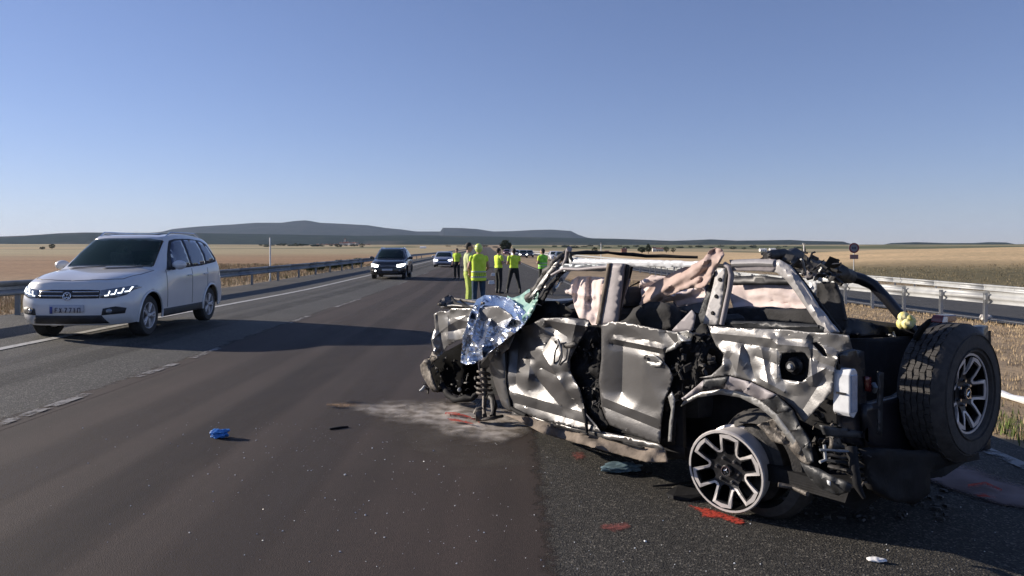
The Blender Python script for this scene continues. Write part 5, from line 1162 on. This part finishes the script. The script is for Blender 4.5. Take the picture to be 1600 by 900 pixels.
def person(px, d, H, yaw, pose, top, legs, head, label, vest=None, footy=None):
    """faces local +Y; every joint is in metres for a 1.75 m figure"""
    base = atd(px, d); k = H / 1.75
    root = empty('person', base, yaw, label=label, cat='person', group=None)
    J = dict(pel=(0, 0, .95), sL=(-.185, 0, 1.43), sR=(.185, 0, 1.43), hL=(-.095, 0, .92), hR=(.095, 0, .92), kL=(-.11, .02, .50), kR=(.11, .02, .50), aL=(-.12, -.01, .09), aR=(.12, -.01, .09),
             eL=(-.25, -.02, 1.14), eR=(.25, -.02, 1.14), wL=(-.26, .06, .90), wR=(.26, .06, .90), head=(0, .015, 1.64), hd=0)
    J.update(pose); J = {a: (Vector(v) if isinstance(v, tuple) else v) for a, v in J.items()}
    b = MB()
    torso(b, [(0, 0, .84, .13, .10), (0, 0, .93, .165, .115), (0, .0, 1.05, .145, .10), (0, .0, 1.2, .165, .115), (0, 0, 1.34, .185, .12), (0, 0, 1.43, .165, .10), (0, 0, 1.49, .07, .07)])
    hc = J['head']; capsule(b, (0, -.005, 1.44), hc - Vector((0, .01, .08)), .06, .055)
    hr = Matrix.Rotation(R(J['hd']), 3, 'Z')
    b.ball(hc + Vector((0, 0, .015)), (.076, .095, .105), 16, 12, hr); b.ball(hc + hr @ Vector((0, .035, -.055)), (.055, .06, .06), 12, 8, hr)
    b.ball(hc + hr @ Vector((0, .10, -.015)), (.012, .02, .024), 8, 6, hr); b.ball(hc + hr @ Vector((0, .088, -.058)), (.026, .012, .010), 8, 6, hr)
    for sx in (-1, 1):
        b.ball(hc + hr @ Vector((sx * .078, 0, -.005)), (.010, .02, .032), 8, 6, hr); b.ball(hc + hr @ Vector((sx * .03, .085, .02)), (.018, .010, .010), 8, 6, hr)
    for c in 'LR':
        sx = -1 if c == 'L' else 1
        capsule(b, J['s' + c] - Vector((0, 0, .02)), J['e' + c], .055, .042); capsule(b, J['e' + c], J['w' + c], .042, .027)
        w_ = J['w' + c]; dr = (w_ - J['e' + c]).normalized(); sd_ = dr.cross(Vector((0, 0, 1)) if abs(dr.z) < .8 else Vector((0, 1, 0))).normalized(); nm = sd_.cross(dr)
        pc = w_ + dr * .05; capsule(b, w_, pc, .027, .032); b.ball(pc + dr * .01, (.036, .036, .036), 10, 7)
        for i, o_ in enumerate((-.028, -.010, .009, .027)):
            ln = (.058, .068, .064, .050)[i]; p0 = pc + dr * .035 + sd_ * o_; p1 = p0 + dr * ln * .55 + nm * .004; p2 = p1 + dr * ln * .42 - nm * .018
            b.tube([p0, p1, p2], [.0095, .0088, .007], 7); b.ball(p2, .007, 6, 5)
        t0 = pc - dr * .01 - sd_ * .03; b.tube([t0, t0 - sd_ * .022 + dr * .03, t0 - sd_ * .026 + dr * .055], [.012, .010, .008], 7)
        capsule(b, J['h' + c], J['k' + c], .082, .055); capsule(b, J['k' + c], J['a' + c], .052, .036)
        a = J['a' + c]; capsule(b, a - Vector((0, .03, .045)), a + Vector((0, .14, -.055)), .036, .03)
    body = b.build('body', M['skin'], root, True); body.scale = (k,) * 3; remesh(body, .0095)
    def cloth(nm, mb, mt, vs=.013):
        o = mb.build(nm, mt, root, True); o.scale = (k,) * 3; remesh(o, vs); return o
    b = MB()
    for c in 'LR':
        capsule(b, J['h' + c], J['k' + c], .098, .072); capsule(b, J['k' + c], J['a' + c] + Vector((0, 0, .05)), .070, .058)
    torso(b, [(0, 0, .80, .13, .11), (0, 0, .92, .182, .132), (0, 0, 1.04, .163, .122), (0, 0, 1.05, .10, .09)]); cloth('trousers', b, legs)
    b = MB()
    for c in 'LR': a = J['a' + c]; capsule(b, a + Vector((0, -.02, .06)), a + Vector((0, -.03, -.05)), .05, .045); capsule(b, a - Vector((0, .02, .05)), a + Vector((0, .15, -.058)), .045, .036)
    cloth('boots', b, M['boot'])
    b = MB(); torso(b, [(0, 0, .98, .15, .11), (0, 0, 1.0, .180, .132), (0, 0, 1.1, .165, .12), (0, 0, 1.22, .180, .132), (0, 0, 1.36, .198, .136), (0, 0, 1.44, .175, .112), (0, 0, 1.50, .085, .085)])
    slv = J.get('sleeve', .62)
    for c in 'LR': capsule(b, J['s' + c] - Vector((0, 0, .02)), J['s' + c].lerp(J['e' + c], min(1, slv / .62 * .62)), .074, .060)
    if slv > .8:
        for c in 'LR': capsule(b, J['e' + c], J['w' + c], .055, .042)
    cloth('shirt', b, top)
    if vest:
        b = MB(); z0 = J.get('hem', .92)
        torso(b, [(0, 0, z0, .17, .14), (0, 0, z0 + .015, .205, .155), (0, 0, 1.1, .195, .146), (0, 0, 1.24, .202, .15), (0, 0, 1.38, .214, .15), (0, 0, 1.455, .185, .122), (0, 0, 1.52, .095, .095)])
        v_ = cloth('vest', b, vest)
        for z in (J.get('band', (1.14, 1.02))):
            b = MB(); torso(b, [(0, 0, z, .10, .10), (0, 0, z + .001, .206, .158), (0, 0, z + .045, .207, .159), (0, 0, z + .046, .10, .10)]); o = cloth('reflective_band', b, M['reflect'], .012)
    if head == 'hair' or head == 'cap':
        b = MB(); b.ball(hc + hr @ Vector((0, -.014, .035)), (.083, .098, .100), 14, 10, hr); b.ball(hc + hr @ Vector((0, -.045, -.03)), (.062, .05, .06), 12, 8, hr)
        if head == 'cap': b.ball(hc + hr @ Vector((0, .09, .055)), (.055, .06, .010), 12, 6, hr)
        cloth('cap' if head == 'cap' else 'hair', b, M['hair'], .01)
    elif head == 'helmet':
        b = MB(); b.ball(hc + hr @ Vector((0, -.005, .045)), (.105, .13, .115), 16, 10, hr); b.ball(hc + hr @ Vector((0, .01, .01)), (.118, .148, .016), 16, 6, hr); b.ball(hc + hr @ Vector((0, -.03, .0)), (.098, .10, .09), 12, 8, hr)
        cloth('helmet', b, M['helmet'], .01)
    return root
fold = dict(eL=(-.25, .04, 1.16), eR=(.25, .04, 1.16), wL=(.02, .20, 1.20), wR=(-.03, .23, 1.24))
P1 = person(714, 42, 1.72, R(160), dict(wL=(-.22, .1, .95), sleeve=.5), M['hivis'], M['uniform'], 'cap', 'officer in yellow vest standing alone far left, beside the far silver saloon')
P2 = person(732, 20.6, 1.80, R(-78), dict(sleeve=.62, head=(0, .02, 1.65), hd=-10, wR=(.24, .04, .88), wL=(-.25, .10, .92)), M['hivispale'], M['hivist'], 'hair', 'bareheaded man in pale yellow shirt and yellow trousers beside the helmeted worker')
P3 = person(748, 19.6, 1.74, R(12), dict(hem=.80, band=(1.02, .88), sleeve=.3, eR=(.27, .05, 1.16), wR=(.18, .2, 1.02), wL=(-.22, .18, 1.0), eL=(-.26, .04, 1.15)), M['hivis'], M['jeans'], 'helmet', 'worker in yellow helmet, long yellow vest and blue jeans, back turned', vest=M['hivis'])
b = MB()
for z, n_ in ((.985, 9), (.93, 7)):
    for i in range(n_):
        a = (i / (n_ - 1) - .5) * 1.7; b.box((math.sin(a) * .212, -.163 * math.cos(a), z), (.022, .008, random.uniform(.02, .035)), Matrix.Rotation(-a * .8, 3, 'Z'))
b.build('vest_lettering', M['ink'], P3)
P4 = person(779, 29, 1.76, R(-55), dict(fold, aL=(-.10, .0, .09), sleeve=.5), M['hivis'], M['uniform'], 'hair', 'officer in yellow shirt turned towards the right, left one of the middle pair')
P5 = person(803, 29.3, 1.76, R(8), dict(fold, aL=(-.26, .02, .09), aR=(.24, -.02, .09), kL=(-.18, .04, .5), kR=(.17, .03, .5), sleeve=.5), M['hivis'], M['uniform'], 'hair', 'officer in yellow shirt with legs apart and back turned, right one of the middle pair')
P6 = person(848, 31, 1.78, R(40), dict(fold, sleeve=.5, hd=20), M['hivis'], M['uniform'], 'hair', 'officer in yellow and green vest partly behind the crushed windscreen pillar', vest=M['hivisg'])

# ------------------------------------------------------------------ small things on the road
for px, py, lb in ((771, 428, 'white paper marker on the road, farther of the two left of the officers'), (768, 441, 'white paper marker on the road, nearer of the two left of the officers')):
    p = at(px, py + 3); b = MB(); b.box((0, 0, .09), (.30, .14, .18), None, .85)
    r_ = b.build('paper_marker', M['white'], None, bevel=.01); r_.location = p; tag(r_, lb, 'marker')
def lump(name, px, py, size, material, label, cat, seed=0, amp=.45, flat=.5, rz=0, lift=.3, n=4):
    bm = bmesh.new(); bmesh.ops.create_icosphere(bm, subdivisions=n, radius=1)
    for v in bm.verts:
        q = v.co * 1.6 + Vector((seed * 5, 0, 0)); v.co *= 1 + amp * (noise.voronoi(q)[0][0] - .4) * 1.6 + amp * .4 * noise.noise(q * 2)
        v.co = Vector((v.co.x * size[0] / 2, v.co.y * size[1] / 2, v.co.z * size[2] / 2))
    zmin = min(v.co.z for v in bm.verts)
    for v in bm.verts: v.co.z = max(v.co.z - zmin * .8, 0)
    me = bpy.data.meshes.new(name); bm.to_mesh(me); bm.free()
    o = link(name, me, material, None, True, 40); p = at(px, py); o.location = p + Vector((0, 0, .002)); o.rotation_euler = (0, 0, rz); return tag(o, label, cat)
lump('blue_glove', 343, 684, (.12, .08, .06), M['bluep'], 'crumpled blue rubber glove lying on the dark asphalt', 'glove', 1, .7)
o = lump('plastic_piece', 1370, 878, (.085, .04, .022), M['white'], 'small white plastic piece on the gravelly shoulder, bottom right', 'debris', 3, .3, rz=-.3)
lump('plastic_shard', 972, 737, (.24, .14, .05), M['teal'], 'grey blue plastic shard below the crushed side step', 'debris', 4, .6, rz=.2)
lump('dark_debris', 1000, 742, (.16, .06, .02), M['black'], 'flat black scrap beside the grey blue plastic shard', 'debris', 5, .5)
lump('white_block', 1540, 500, (.30, .22, .16), M['concrete'], 'pale broken block lying in the dry grass before the guard rail', 'block', 6, .4)
p0 = at(515, 672); p1 = at(544, 668); b = MB().tube([Vector((0, 0, .008)), (p1 - p0) * .5 + Vector((0, .004, .01)), (p1 - p0) + Vector((0, 0, .008))], [.009, .011, .008], 6)
o = b.build('black_stick', M['black'], None, True); o.location = p0; tag(o, 'thin black strip of plastic lying on the dark lane', 'debris')
p0 = at(1553, 618); b = MB()
pts = [at(x, y) - p0 + Vector((0, 0, .04)) for x, y in ((1545, 614), (1562, 619), (1580, 626), (1605, 632), (1640, 640))]
b.tube(pts, [.03, .06, .05, .07, .04], 8, .6); o = b.build('white_rag', M['white'], None, True); o.location = p0; tag(o, 'strip of white cloth lying in the grass right of the spare wheel', 'cloth')
# thin things sticking out near the rear wheel
p0 = at(1020, 762); b = MB().tube([(0, 0, .01), at(1050, 762) - p0 + Vector((0, 0, .02)), at(1085, 759) - p0 + Vector((0, 0, .03))], [.006, .01, .006], 6); o = b.build('black_strip', M['black'], None, True); o.location = p0; tag(o, 'black rubber strip on the ground left of the bare rim', 'debris')
p0 = at(1060, 772); me_p = [at(x, y) - p0 for x, y in ((1040, 775), (1060, 764), (1100, 764), (1110, 778), (1080, 784), (1052, 782))]
b = MB(); n_ = len(me_p); b.add([q + Vector((0, 0, .006)) for q in me_p] + [q + Vector((0, 0, .02 + .01 * (i % 2))) for i, q in enumerate(me_p)], [tuple(range(n_))[::-1], tuple(range(n_, 2 * n_))] + [(i, (i + 1) % n_, (i + 1) % n_ + n_, i + n_) for i in range(n_)])
o = b.build('rubber_flap', M['black'], None); o.location = p0; tag(o, 'flat black rubber flap on the ground left of the bare rim', 'debris')
b = MB()
for _ in range(60):                                  # plastic crumbs under the tail
    px, py = random.uniform(1180, 1480), random.uniform(765, 815); c = at(px, py); b.box(c + Vector((0, 0, .01)), (random.uniform(.01, .07), random.uniform(.01, .04), .012), Matrix.Rotation(random.uniform(0, 3), 3, 'Z'), .7)
tag(b.build('plastic_crumbs', M['blackm'], None), 'scattered dark plastic crumbs under the wrecked tail', 'debris', kind='stuff')
b = MB()
for _ in range(520):                                 # broken glass
    r_ = random.random()
    if r_ < .5: px, py = random.gauss(450, 160), 660 + abs(random.gauss(0, 95))
    elif r_ < .8: px, py = random.gauss(700, 110), random.uniform(600, 890)
    else: px, py = random.uniform(820, 1560), random.uniform(700, 895)
    if py > 898: continue
    c = at(px, py); s_ = .0012 + .0036 * random.random() ** 2.2; s_ *= 1.8 if random.random() < .05 else 1
    b.box(c + Vector((0, 0, s_ * .5)), (s_ * 2, s_ * 1.4, s_), Matrix.Rotation(random.uniform(0, 3), 3, Vector((random.uniform(-.3, .3), random.uniform(-.3, .3), 1)).normalized()), .8)
tag(b.build('glass_crumbs', mat('broken_glass', (.62, .64, .66), .15, 0, .2, 200, spec=1), None), 'tiny bits of broken glass strewn over the asphalt', 'glass', kind='stuff')
# absorbent sand
def patch(name, outl, material, dz, sp, hfun, label, cat):
    vs, fs = cdt(outl, sp); out = []
    for x, y in vs:
        p = at(x, y); e = min(sd(x, y, *outl[i], *outl[(i + 1) % len(outl)]) for i in range(len(outl)))
        out.append((p.x, p.y, p.z + dz + hfun(p, min(1, e / 14))))
    me = bpy.data.meshes.new(name); me.from_pydata(out, [], fs); me.update()
    return tag(link(name, me, material, None, True), label, cat, kind='stuff')
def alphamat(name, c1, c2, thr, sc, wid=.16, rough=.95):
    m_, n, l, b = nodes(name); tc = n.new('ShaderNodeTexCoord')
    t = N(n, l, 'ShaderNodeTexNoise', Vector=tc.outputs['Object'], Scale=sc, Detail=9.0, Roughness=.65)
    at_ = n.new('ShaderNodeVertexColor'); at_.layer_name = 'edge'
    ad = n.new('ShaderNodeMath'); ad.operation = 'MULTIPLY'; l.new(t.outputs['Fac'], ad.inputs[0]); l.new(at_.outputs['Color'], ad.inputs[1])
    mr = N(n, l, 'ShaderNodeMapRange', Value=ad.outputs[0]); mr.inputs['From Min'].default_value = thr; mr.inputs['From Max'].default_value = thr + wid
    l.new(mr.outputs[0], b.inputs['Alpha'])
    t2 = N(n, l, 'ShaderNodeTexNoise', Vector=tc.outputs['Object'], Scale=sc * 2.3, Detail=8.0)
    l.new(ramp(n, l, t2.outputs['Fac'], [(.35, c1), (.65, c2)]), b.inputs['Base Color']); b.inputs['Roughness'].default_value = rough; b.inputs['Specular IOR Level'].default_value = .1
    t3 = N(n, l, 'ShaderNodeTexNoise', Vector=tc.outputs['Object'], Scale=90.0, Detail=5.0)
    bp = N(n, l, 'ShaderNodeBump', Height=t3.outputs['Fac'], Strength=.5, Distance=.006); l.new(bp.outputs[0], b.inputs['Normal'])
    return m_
def edge_attr(o, outl, wd):
    me = o.data; a = me.color_attributes.new('edge', 'FLOAT_COLOR', 'POINT'); buf = np.ones((len(me.vertices), 4), np.float32)
    for i, v in enumerate(me.vertices):
        px = CX + F * v.co.x / v.co.y; py = HY + F * (EYE - v.co.z) / v.co.y
        e = min(sd(px, py, *outl[j], *outl[(j + 1) % len(outl)]) for j in range(len(outl))); buf[i, :3] = min(1, e / wd)
    a.data.foreach_set('color', buf.ravel())
sandm = alphamat('pale_absorbent_sand', (.19, .165, .14), (.50, .46, .42), .09, 3.4, .26)
so_ = [(505, 640), (560, 622), (600, 616), (660, 618), (700, 614), (760, 616), (800, 628), (830, 650), (850, 668), (820, 690), (780, 702), (730, 696), (690, 684), (650, 672), (600, 666), (555, 650)]
hf = lambda p, e: e * (.006 + .028 * max(0, noise.noise(Vector((p.x * 3, p.y * 3, 0)))) + .012 * abs(noise.noise(Vector((p.x * 11, p.y * 11, 4)))))
o = patch('spilled_sand', so_, sandm, .004, 5, hf, 'pale absorbent sand spread on the road under the wrecked nose', 'sand'); edge_attr(o, so_, 38)
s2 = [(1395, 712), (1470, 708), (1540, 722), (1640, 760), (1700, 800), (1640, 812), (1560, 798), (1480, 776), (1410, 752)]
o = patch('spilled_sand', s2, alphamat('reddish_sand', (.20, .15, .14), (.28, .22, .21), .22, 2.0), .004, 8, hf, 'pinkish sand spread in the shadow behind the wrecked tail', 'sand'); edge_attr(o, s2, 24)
dust = [(540, 600), (700, 590), (800, 640), (880, 700), (860, 760), (760, 790), (640, 760), (560, 710), (450, 660)]
o = patch('dust_film', dust, alphamat('grey_dust', (.10, .088, .078), (.14, .125, .11), .30, 1.7, .5), .0025, 9, lambda p, e: 0, 'thin film of grey dust round the spilled sand', 'dust'); edge_attr(o, dust, 70)
redm = alphamat('red_spray_paint', (.42, .05, .03), (.52, .08, .055), .30, 45, .22, .8)
def spray(name, outl, label, dz=.006):
    o = patch(name, outl, redm, dz, 3, lambda p, e: .0, label, 'paint mark'); edge_attr(o, outl, 7); o['kind'] = 'structure'; return o
s3 = [(696, 650), (712, 651), (730, 655), (744, 660), (750, 667), (738, 669), (720, 665), (704, 663), (694, 657)]
o = patch('red_paint_mark', s3, redm, .035, 3, lambda p, e: .012 * max(0, noise.noise(Vector((p.x * 3, p.y * 3, 0)))), 'red spray paint arrow on the sand near the wrecked nose', 'paint mark'); edge_attr(o, s3, 4)
s4 = [(1062, 780), (1085, 786), (1110, 790), (1140, 800), (1165, 808), (1172, 822), (1150, 824), (1125, 814), (1100, 812), (1078, 816), (1092, 804), (1074, 794)]
o = patch('red_paint_mark', s4, redm, .005, 3, lambda p, e: 0, 'red spray paint mark under the bare rear rim', 'paint mark'); edge_attr(o, s4, 7)
s5 = [(1512, 768), (1540, 764), (1566, 776), (1560, 790), (1530, 788), (1515, 782)]
o = patch('red_paint_mark', s5, redm, .05, 3, lambda p, e: 0, 'red spray paint mark in the shadow behind the tail', 'paint mark'); edge_attr(o, s5, 9)
fr_ = alphamat('faded_red_paint', (.20, .07, .06), (.26, .10, .09), .30, 30, .3)
for oo, lb in (([(935, 812), (985, 810), (1000, 826), (960, 838), (930, 830)], 'faint red paint trace on the gravelly shoulder, lowest of all'), ([(890, 700), (915, 700), (925, 718), (900, 726), (886, 714)], 'faint red stain just below the side step')):
    o = patch('red_stain', oo, fr_, .004, 4, lambda p, e: 0, lb, 'stain'); edge_attr(o, oo, 9)
tan_ = [(505, 628), (540, 626), (585, 630), (580, 638), (530, 640), (508, 636)]
o = patch('sand_streak', tan_, alphamat('tan_sand', (.22, .15, .10), (.30, .21, .14), .18, 6, .3), .004, 3, lambda p, e: 0, 'thin tan streak of sand left of the main spill', 'sand'); edge_attr(o, tan_, 7)

# ------------------------------------------------------------------ grass, bushes, trees
def tufts(name, pts, hgt, wid, cols, label, blades=5):
    vs = []; fs = []; cc = []
    for (x, y) in pts:
        z = gzf(x, y) - .06; c = random.choice(cols); f_ = random.uniform(.75, 1.25)
        for _ in range(blades):
            a = random.uniform(0, 6.28); ox, oy = random.gauss(0, wid), random.gauss(0, wid); h = hgt * random.uniform(.4, 1.2); t = random.uniform(.1, .5) * h
            ww = .006 + .0012 * y * .35; n_ = len(vs)
            vs += [(x + ox - ww * math.sin(a), y + oy + ww * math.cos(a), z), (x + ox + ww * math.sin(a), y + oy - ww * math.cos(a), z), (x + ox + t * math.cos(a), y + oy + t * math.sin(a), z + .06 + h)]
            fs.append((n_, n_ + 1, n_ + 2)); cc += [[c[0] * f_, c[1] * f_, c[2] * f_, 1]] * 3
    me = bpy.data.meshes.new(name); me.from_pydata(vs, [], fs); a = me.color_attributes.new('land', 'FLOAT_COLOR', 'POINT'); a.data.foreach_set('color', np.array(cc, np.float32).ravel())
    return tag(link(name, me, grassm), label, 'grass', kind='stuff')
grassm, n, l, b = nodes('dry_grass_blades'); va = n.new('ShaderNodeVertexColor'); va.layer_name = 'land'; l.new(va.outputs['Color'], b.inputs['Base Color']); b.inputs['Roughness'].default_value = .9; b.inputs['Specular IOR Level'].default_value = .1
dry = [(.42, .32, .20), (.36, .27, .17), (.48, .38, .25), (.28, .22, .13)]; grn = [(.10, .14, .04), (.14, .17, .06), (.07, .10, .03)]
pts = []
while len(pts) < 9000:
    y = 5 + 40 * random.random() ** 1.6; u = random.uniform(4.35, 13.6); x = u + float(shift(y))
    if abs((x * F / y)) < 1000 and noise.noise(Vector((x * .5, y * .5, 1))) > -.35: pts.append((x, y))
tufts('dry_grass', pts, .055, .06, dry, 'dry straw coloured grass on the strip between the two carriageways')
pts = [(4.5 + abs(random.gauss(0, .35)) + float(shift(y)), y) for y in [random.uniform(4.5, 14) for _ in range(900)]]
tufts('green_grass', pts, .07, .05, grn, 'short green grass along the edge of the shoulder by the spare wheel')
pts = []
while len(pts) < 9000:
    y = 12 + 60 * random.random() ** 1.5; u = -random.uniform(10.9, 16 + y * .15); x = u + float(shift(y)); pts.append((x, y))
tufts('dry_grass', pts, .17, .10, dry[:3] + [(.20, .18, .09)], 'tall dry grass behind the left guard rail')
pts = []
while len(pts) < 2600:
    y = 20 + 60 * random.random() ** 1.3; u = random.uniform(24.3, 34 + y * .3); x = u + float(shift(y)); pts.append((x, y))
tufts('dry_grass', pts, .12, .16, [(.19, .155, .095), (.17, .14, .085), (.21, .17, .105)], 'dull brown grass beyond the farther right guard rail')
def bush(name, loc, w_, h, n_, leaf, material, label, cat, trunk=0, group=None, cone=0):
    root = empty(name, loc, random.uniform(0, 6), label=label, cat=cat, group=group)
    vs = []; fs = []
    for _ in range(n_):
        while True:
            p = Vector([random.uniform(-1, 1) for _ in range(3)])
            if p.length < 1 and noise.noise(p * 2.2 + Vector((loc[0], loc[1], 0))) > -.18: break
        p *= p.length ** -.3 if p.length > .01 else 1
        if cone: p.x *= 1 - .75 * (p.z * .5 + .5); p.y *= 1 - .75 * (p.z * .5 + .5)
        c = Vector((p.x * w_ / 2, p.y * w_ / 2, trunk + (p.z * .5 + .5) * (h - trunk)))
        for _k in range(2):
            r_ = Matrix.Rotation(random.uniform(0, 6.28), 3, Vector([random.uniform(-1, 1) for _ in range(3)]).normalized()); k = len(vs); s_ = leaf * random.uniform(.6, 1.4)
            vs += [tuple(c + r_ @ Vector(q)) for q in ((-s_, -s_ * .4, 0), (s_, -s_ * .4, 0), (s_ * .6, s_ * .6, s_ * .2), (-s_ * .6, s_ * .6, 0))]; fs.append((k, k + 1, k + 2, k + 3))
    me = bpy.data.meshes.new('crown'); me.from_pydata(vs, [], fs); link('crown', me, material, root)
    b = MB(); r0 = max(.03, h * .035); b.tube([(0, 0, -.3), (0, 0, trunk + (h - trunk) * .3), (w_ * .04, 0, h * .8)], [r0, r0 * .7, r0 * .2], 7)
    for k in range(4):
        a = k * 1.7; b.tube([(0, 0, trunk * .8 + .1 * h), (math.cos(a) * w_ * .2, math.sin(a) * w_ * .2, trunk + (h - trunk) * .45), (math.cos(a) * w_ * .34, math.sin(a) * w_ * .34, trunk + (h - trunk) * .7)], [r0 * .5, r0 * .35, r0 * .1], 5)
    b.build('trunk', M['bark'], root, True); return root
leaf2 = mat('olive_leaves', (.05, .065, .025), .85, 0, .5, 1.5, col2=(.10, .115, .05)); leafd = mat('deep_green_leaves', (.024, .040, .020), .85, 0, .5, 1, col2=(.05, .07, .036))
bl = ['leftmost small green bush under the left guard rail', 'second green bush from the left along the guard rail', 'low bush in the middle of the row under the guard rail', 'green bush third from the right along the guard rail', 'dark green bush second from the right along the guard rail', 'dark green bush behind the rail nearest the black SUV']
for px, w_, h, lb in zip((486, 496, 518, 531, 544, 559), (.7, 1.0, 1.0, 1.2, .9, 1.2), (.5, .6, .6, .65, .6, .7), bl):
    d = 11.75 / ((800 - px) / F - .035)
    p = atd(px, d); bush('roadside_bush', p, w_, h, 420, .07, leaf2 if px < 500 else M['leaf'], lb, 'bush', 0, 'bushes along the left guard rail')
def treeat(name, px, ytop, d, wpx, label, n_=500, cone=0, group=None, trunk=.2, m_=None):
    p = atd(px, d); h = EYE + (HY - ytop) / F * d - p.z; w_ = wpx / F * d; return bush(name, p, w_, h, n_, max(.12, w_ * .06), m_ or leafd, label, 'tree', h * trunk, group, cone)
treeat('tree', 790, 375, 240, 18, 'round dark tree over the road between the two middle officers', 700)
treeat('conifer_tree', 1013, 381, 300, 13, 'dark upright conifer left of the far white house', 500, cone=1)
treeat('tree', 1003, 386, 310, 14, 'lower dark tree touching the conifer behind the roof', 400)
treeat('tree', 929, 386, 260, 10, 'small dark tree left of the thin pale pole behind the roof', 300)
treeat('tree', 1041, 385, 330, 9, 'small tree right of the far white house', 300); treeat('tree', 1052, 387, 330, 8, 'smallest tree right of the far white house', 200)
treeat('tree', 81, 381, 420, 9, 'lone dark tree in the far left field above the white SUV', 300)
treeat('tree', 66, 385.5, 430, 8, 'low wide bush in the far left field above the white SUV', 200, trunk=0)
treeat('tree', 1256, 386, 160, 6, 'small dark tree at the foot of the far right pole', 300, m_=leaf2)
k = 0
wh = []
for px in list(range(408, 500, 9)) + list(range(504, 575, 12)) + list(range(700, 790, 15)) + list(range(868, 1000, 14)) + list(range(1060, 1250, 17)):
    px += random.uniform(-3, 3); k += 1
    zone = 'left of the village, behind the white marker post' if px < 430 else 'between the marker post and the far village' if px < 500 else 'below the houses of the far village' if px < 600 else 'behind the standing officers' if px < 800 else 'behind the front half of the crushed roof' if px < 1005 else 'behind the rear half of the crushed roof'
    d = random.uniform(700, 1100); yt = random.uniform(380, 383) if px < 700 else random.uniform(383, 386.5)
    treeat('far_tree', px, yt, d, random.uniform(6, 15), 'small dark tree in the far line, ' + zone, 110, group='line of far trees across the plain', trunk=.05)
# ------------------------------------------------------------------ far houses
def house(px, d, wpx, ywall, yroof, material, label, church=False, rz=0, rf=None, name='house'):
    p = atd(px, d); p.z = min(p.z, EYE + (HY - ywall) / F * d - 3); w_ = wpx / F * d; hw = EYE + (HY - ywall) / F * d - p.z; hr = EYE + (HY - yroof) / F * d - p.z; dp = w_ * .7
    root = empty(name, p, rz, label=label, cat='church' if church else 'house', group=None if church else 'far houses')
    MB().box((0, 0, hw / 2 - 1), (w_, dp, hw + 2)).build('wall', material, root)
    b = MB(); o = w_ * .04; b.add([(-w_ / 2 - o, -dp / 2 - o, hw), (w_ / 2 + o, -dp / 2 - o, hw), (w_ / 2 + o, dp / 2 + o, hw), (-w_ / 2 - o, dp / 2 + o, hw), (-w_ / 2 - o, 0, hr), (w_ / 2 + o, 0, hr)], [(0, 1, 5, 4), (2, 3, 4, 5), (0, 4, 3), (1, 2, 5), (3, 2, 1, 0)])
    r_ = b.build('roof', rf or M['roof'], root); MB().box((w_ * .25, 0, hr), (w_ * .08, w_ * .08, (hr - hw) * .6 + .4)).build('chimney', M['wall'], r_)
    for k in range(3): MB().box((-w_ * .3 + k * w_ * .3, -dp / 2 - .03, hw * .6), (w_ * .1, .1, hw * .25)).build('window', M['winm'], root)
    if church:
        ht = EYE + (HY - 374) / F * d - p.z; MB().box((-w_ * .3, 0, ht / 2), (w_ * .35, w_ * .35, ht)).build('tower', material, root); b = MB(); q = w_ * .2
        b.add([(-w_ * .3 - q, -q, ht), (-w_ * .3 + q, -q, ht), (-w_ * .3 + q, q, ht), (-w_ * .3 - q, q, ht), (-w_ * .3, 0, ht + q * 1.6)], [(0, 1, 4), (1, 2, 4), (2, 3, 4), (3, 0, 4), (3, 2, 1, 0)]); b.build('spire', M['roof'], root)
    return root
house(541, 1500, 7, 379, 377.3, M['wall'], 'village church with a square tower on the far left horizon', True, name='church')
white_at = {510: 'isolated bright white house at the left end of the far village', 543: 'bright white house right below the village church', 562: 'left one of two bright white houses at the right end of the village', 567: 'right one of two bright white houses at the right end of the village'}
for px in (497, 503, 510, 516, 522, 527, 532, 537, 543, 548, 553, 557, 562, 567, 572, 577):
    wt = px in white_at
    house(px + random.uniform(-1, 1) * (not wt), random.uniform(1250, 1500), 4.2 if not wt else 4.6, 382.6 - (0 if not (530 < px < 558) else 2.6) + random.uniform(-.6, .6), 381 - (0 if not (530 < px < 558) else 2.6), M['wallw'] if wt else M['wall'], white_at.get(px, 'dull ochre house among others in the far left village'), rz=random.uniform(-.4, .4))
house(661, 620, 9, 386.5, 385, M['wallw'], 'long white farm building on the slope right of the black SUV', rf=M['wallw'], name='farm_building')
house(1022, 420, 5, 388, 386, M['wallw'], 'narrow white house beside the dark conifer behind the roof'); house(1030, 440, 12, 389, 387, M['wall'], 'pale stone house just right of the narrow white one')
house(1192, 520, 10, 389.5, 388.3, M['wallw'], 'low white building behind the rear of the crushed roof, left part', rf=M['wallw']); house(1207, 540, 9, 389.2, 388, M['wallw'], 'low white building behind the rear of the crushed roof, right part', rf=M['wallw'])
house(948, 330, 6, 393, 391.5, M['wallw'], 'small white shed behind the front of the crushed roof'); house(975, 330, 8, 391, 388, M['roof'], 'reddish house behind the middle of the crushed roof')
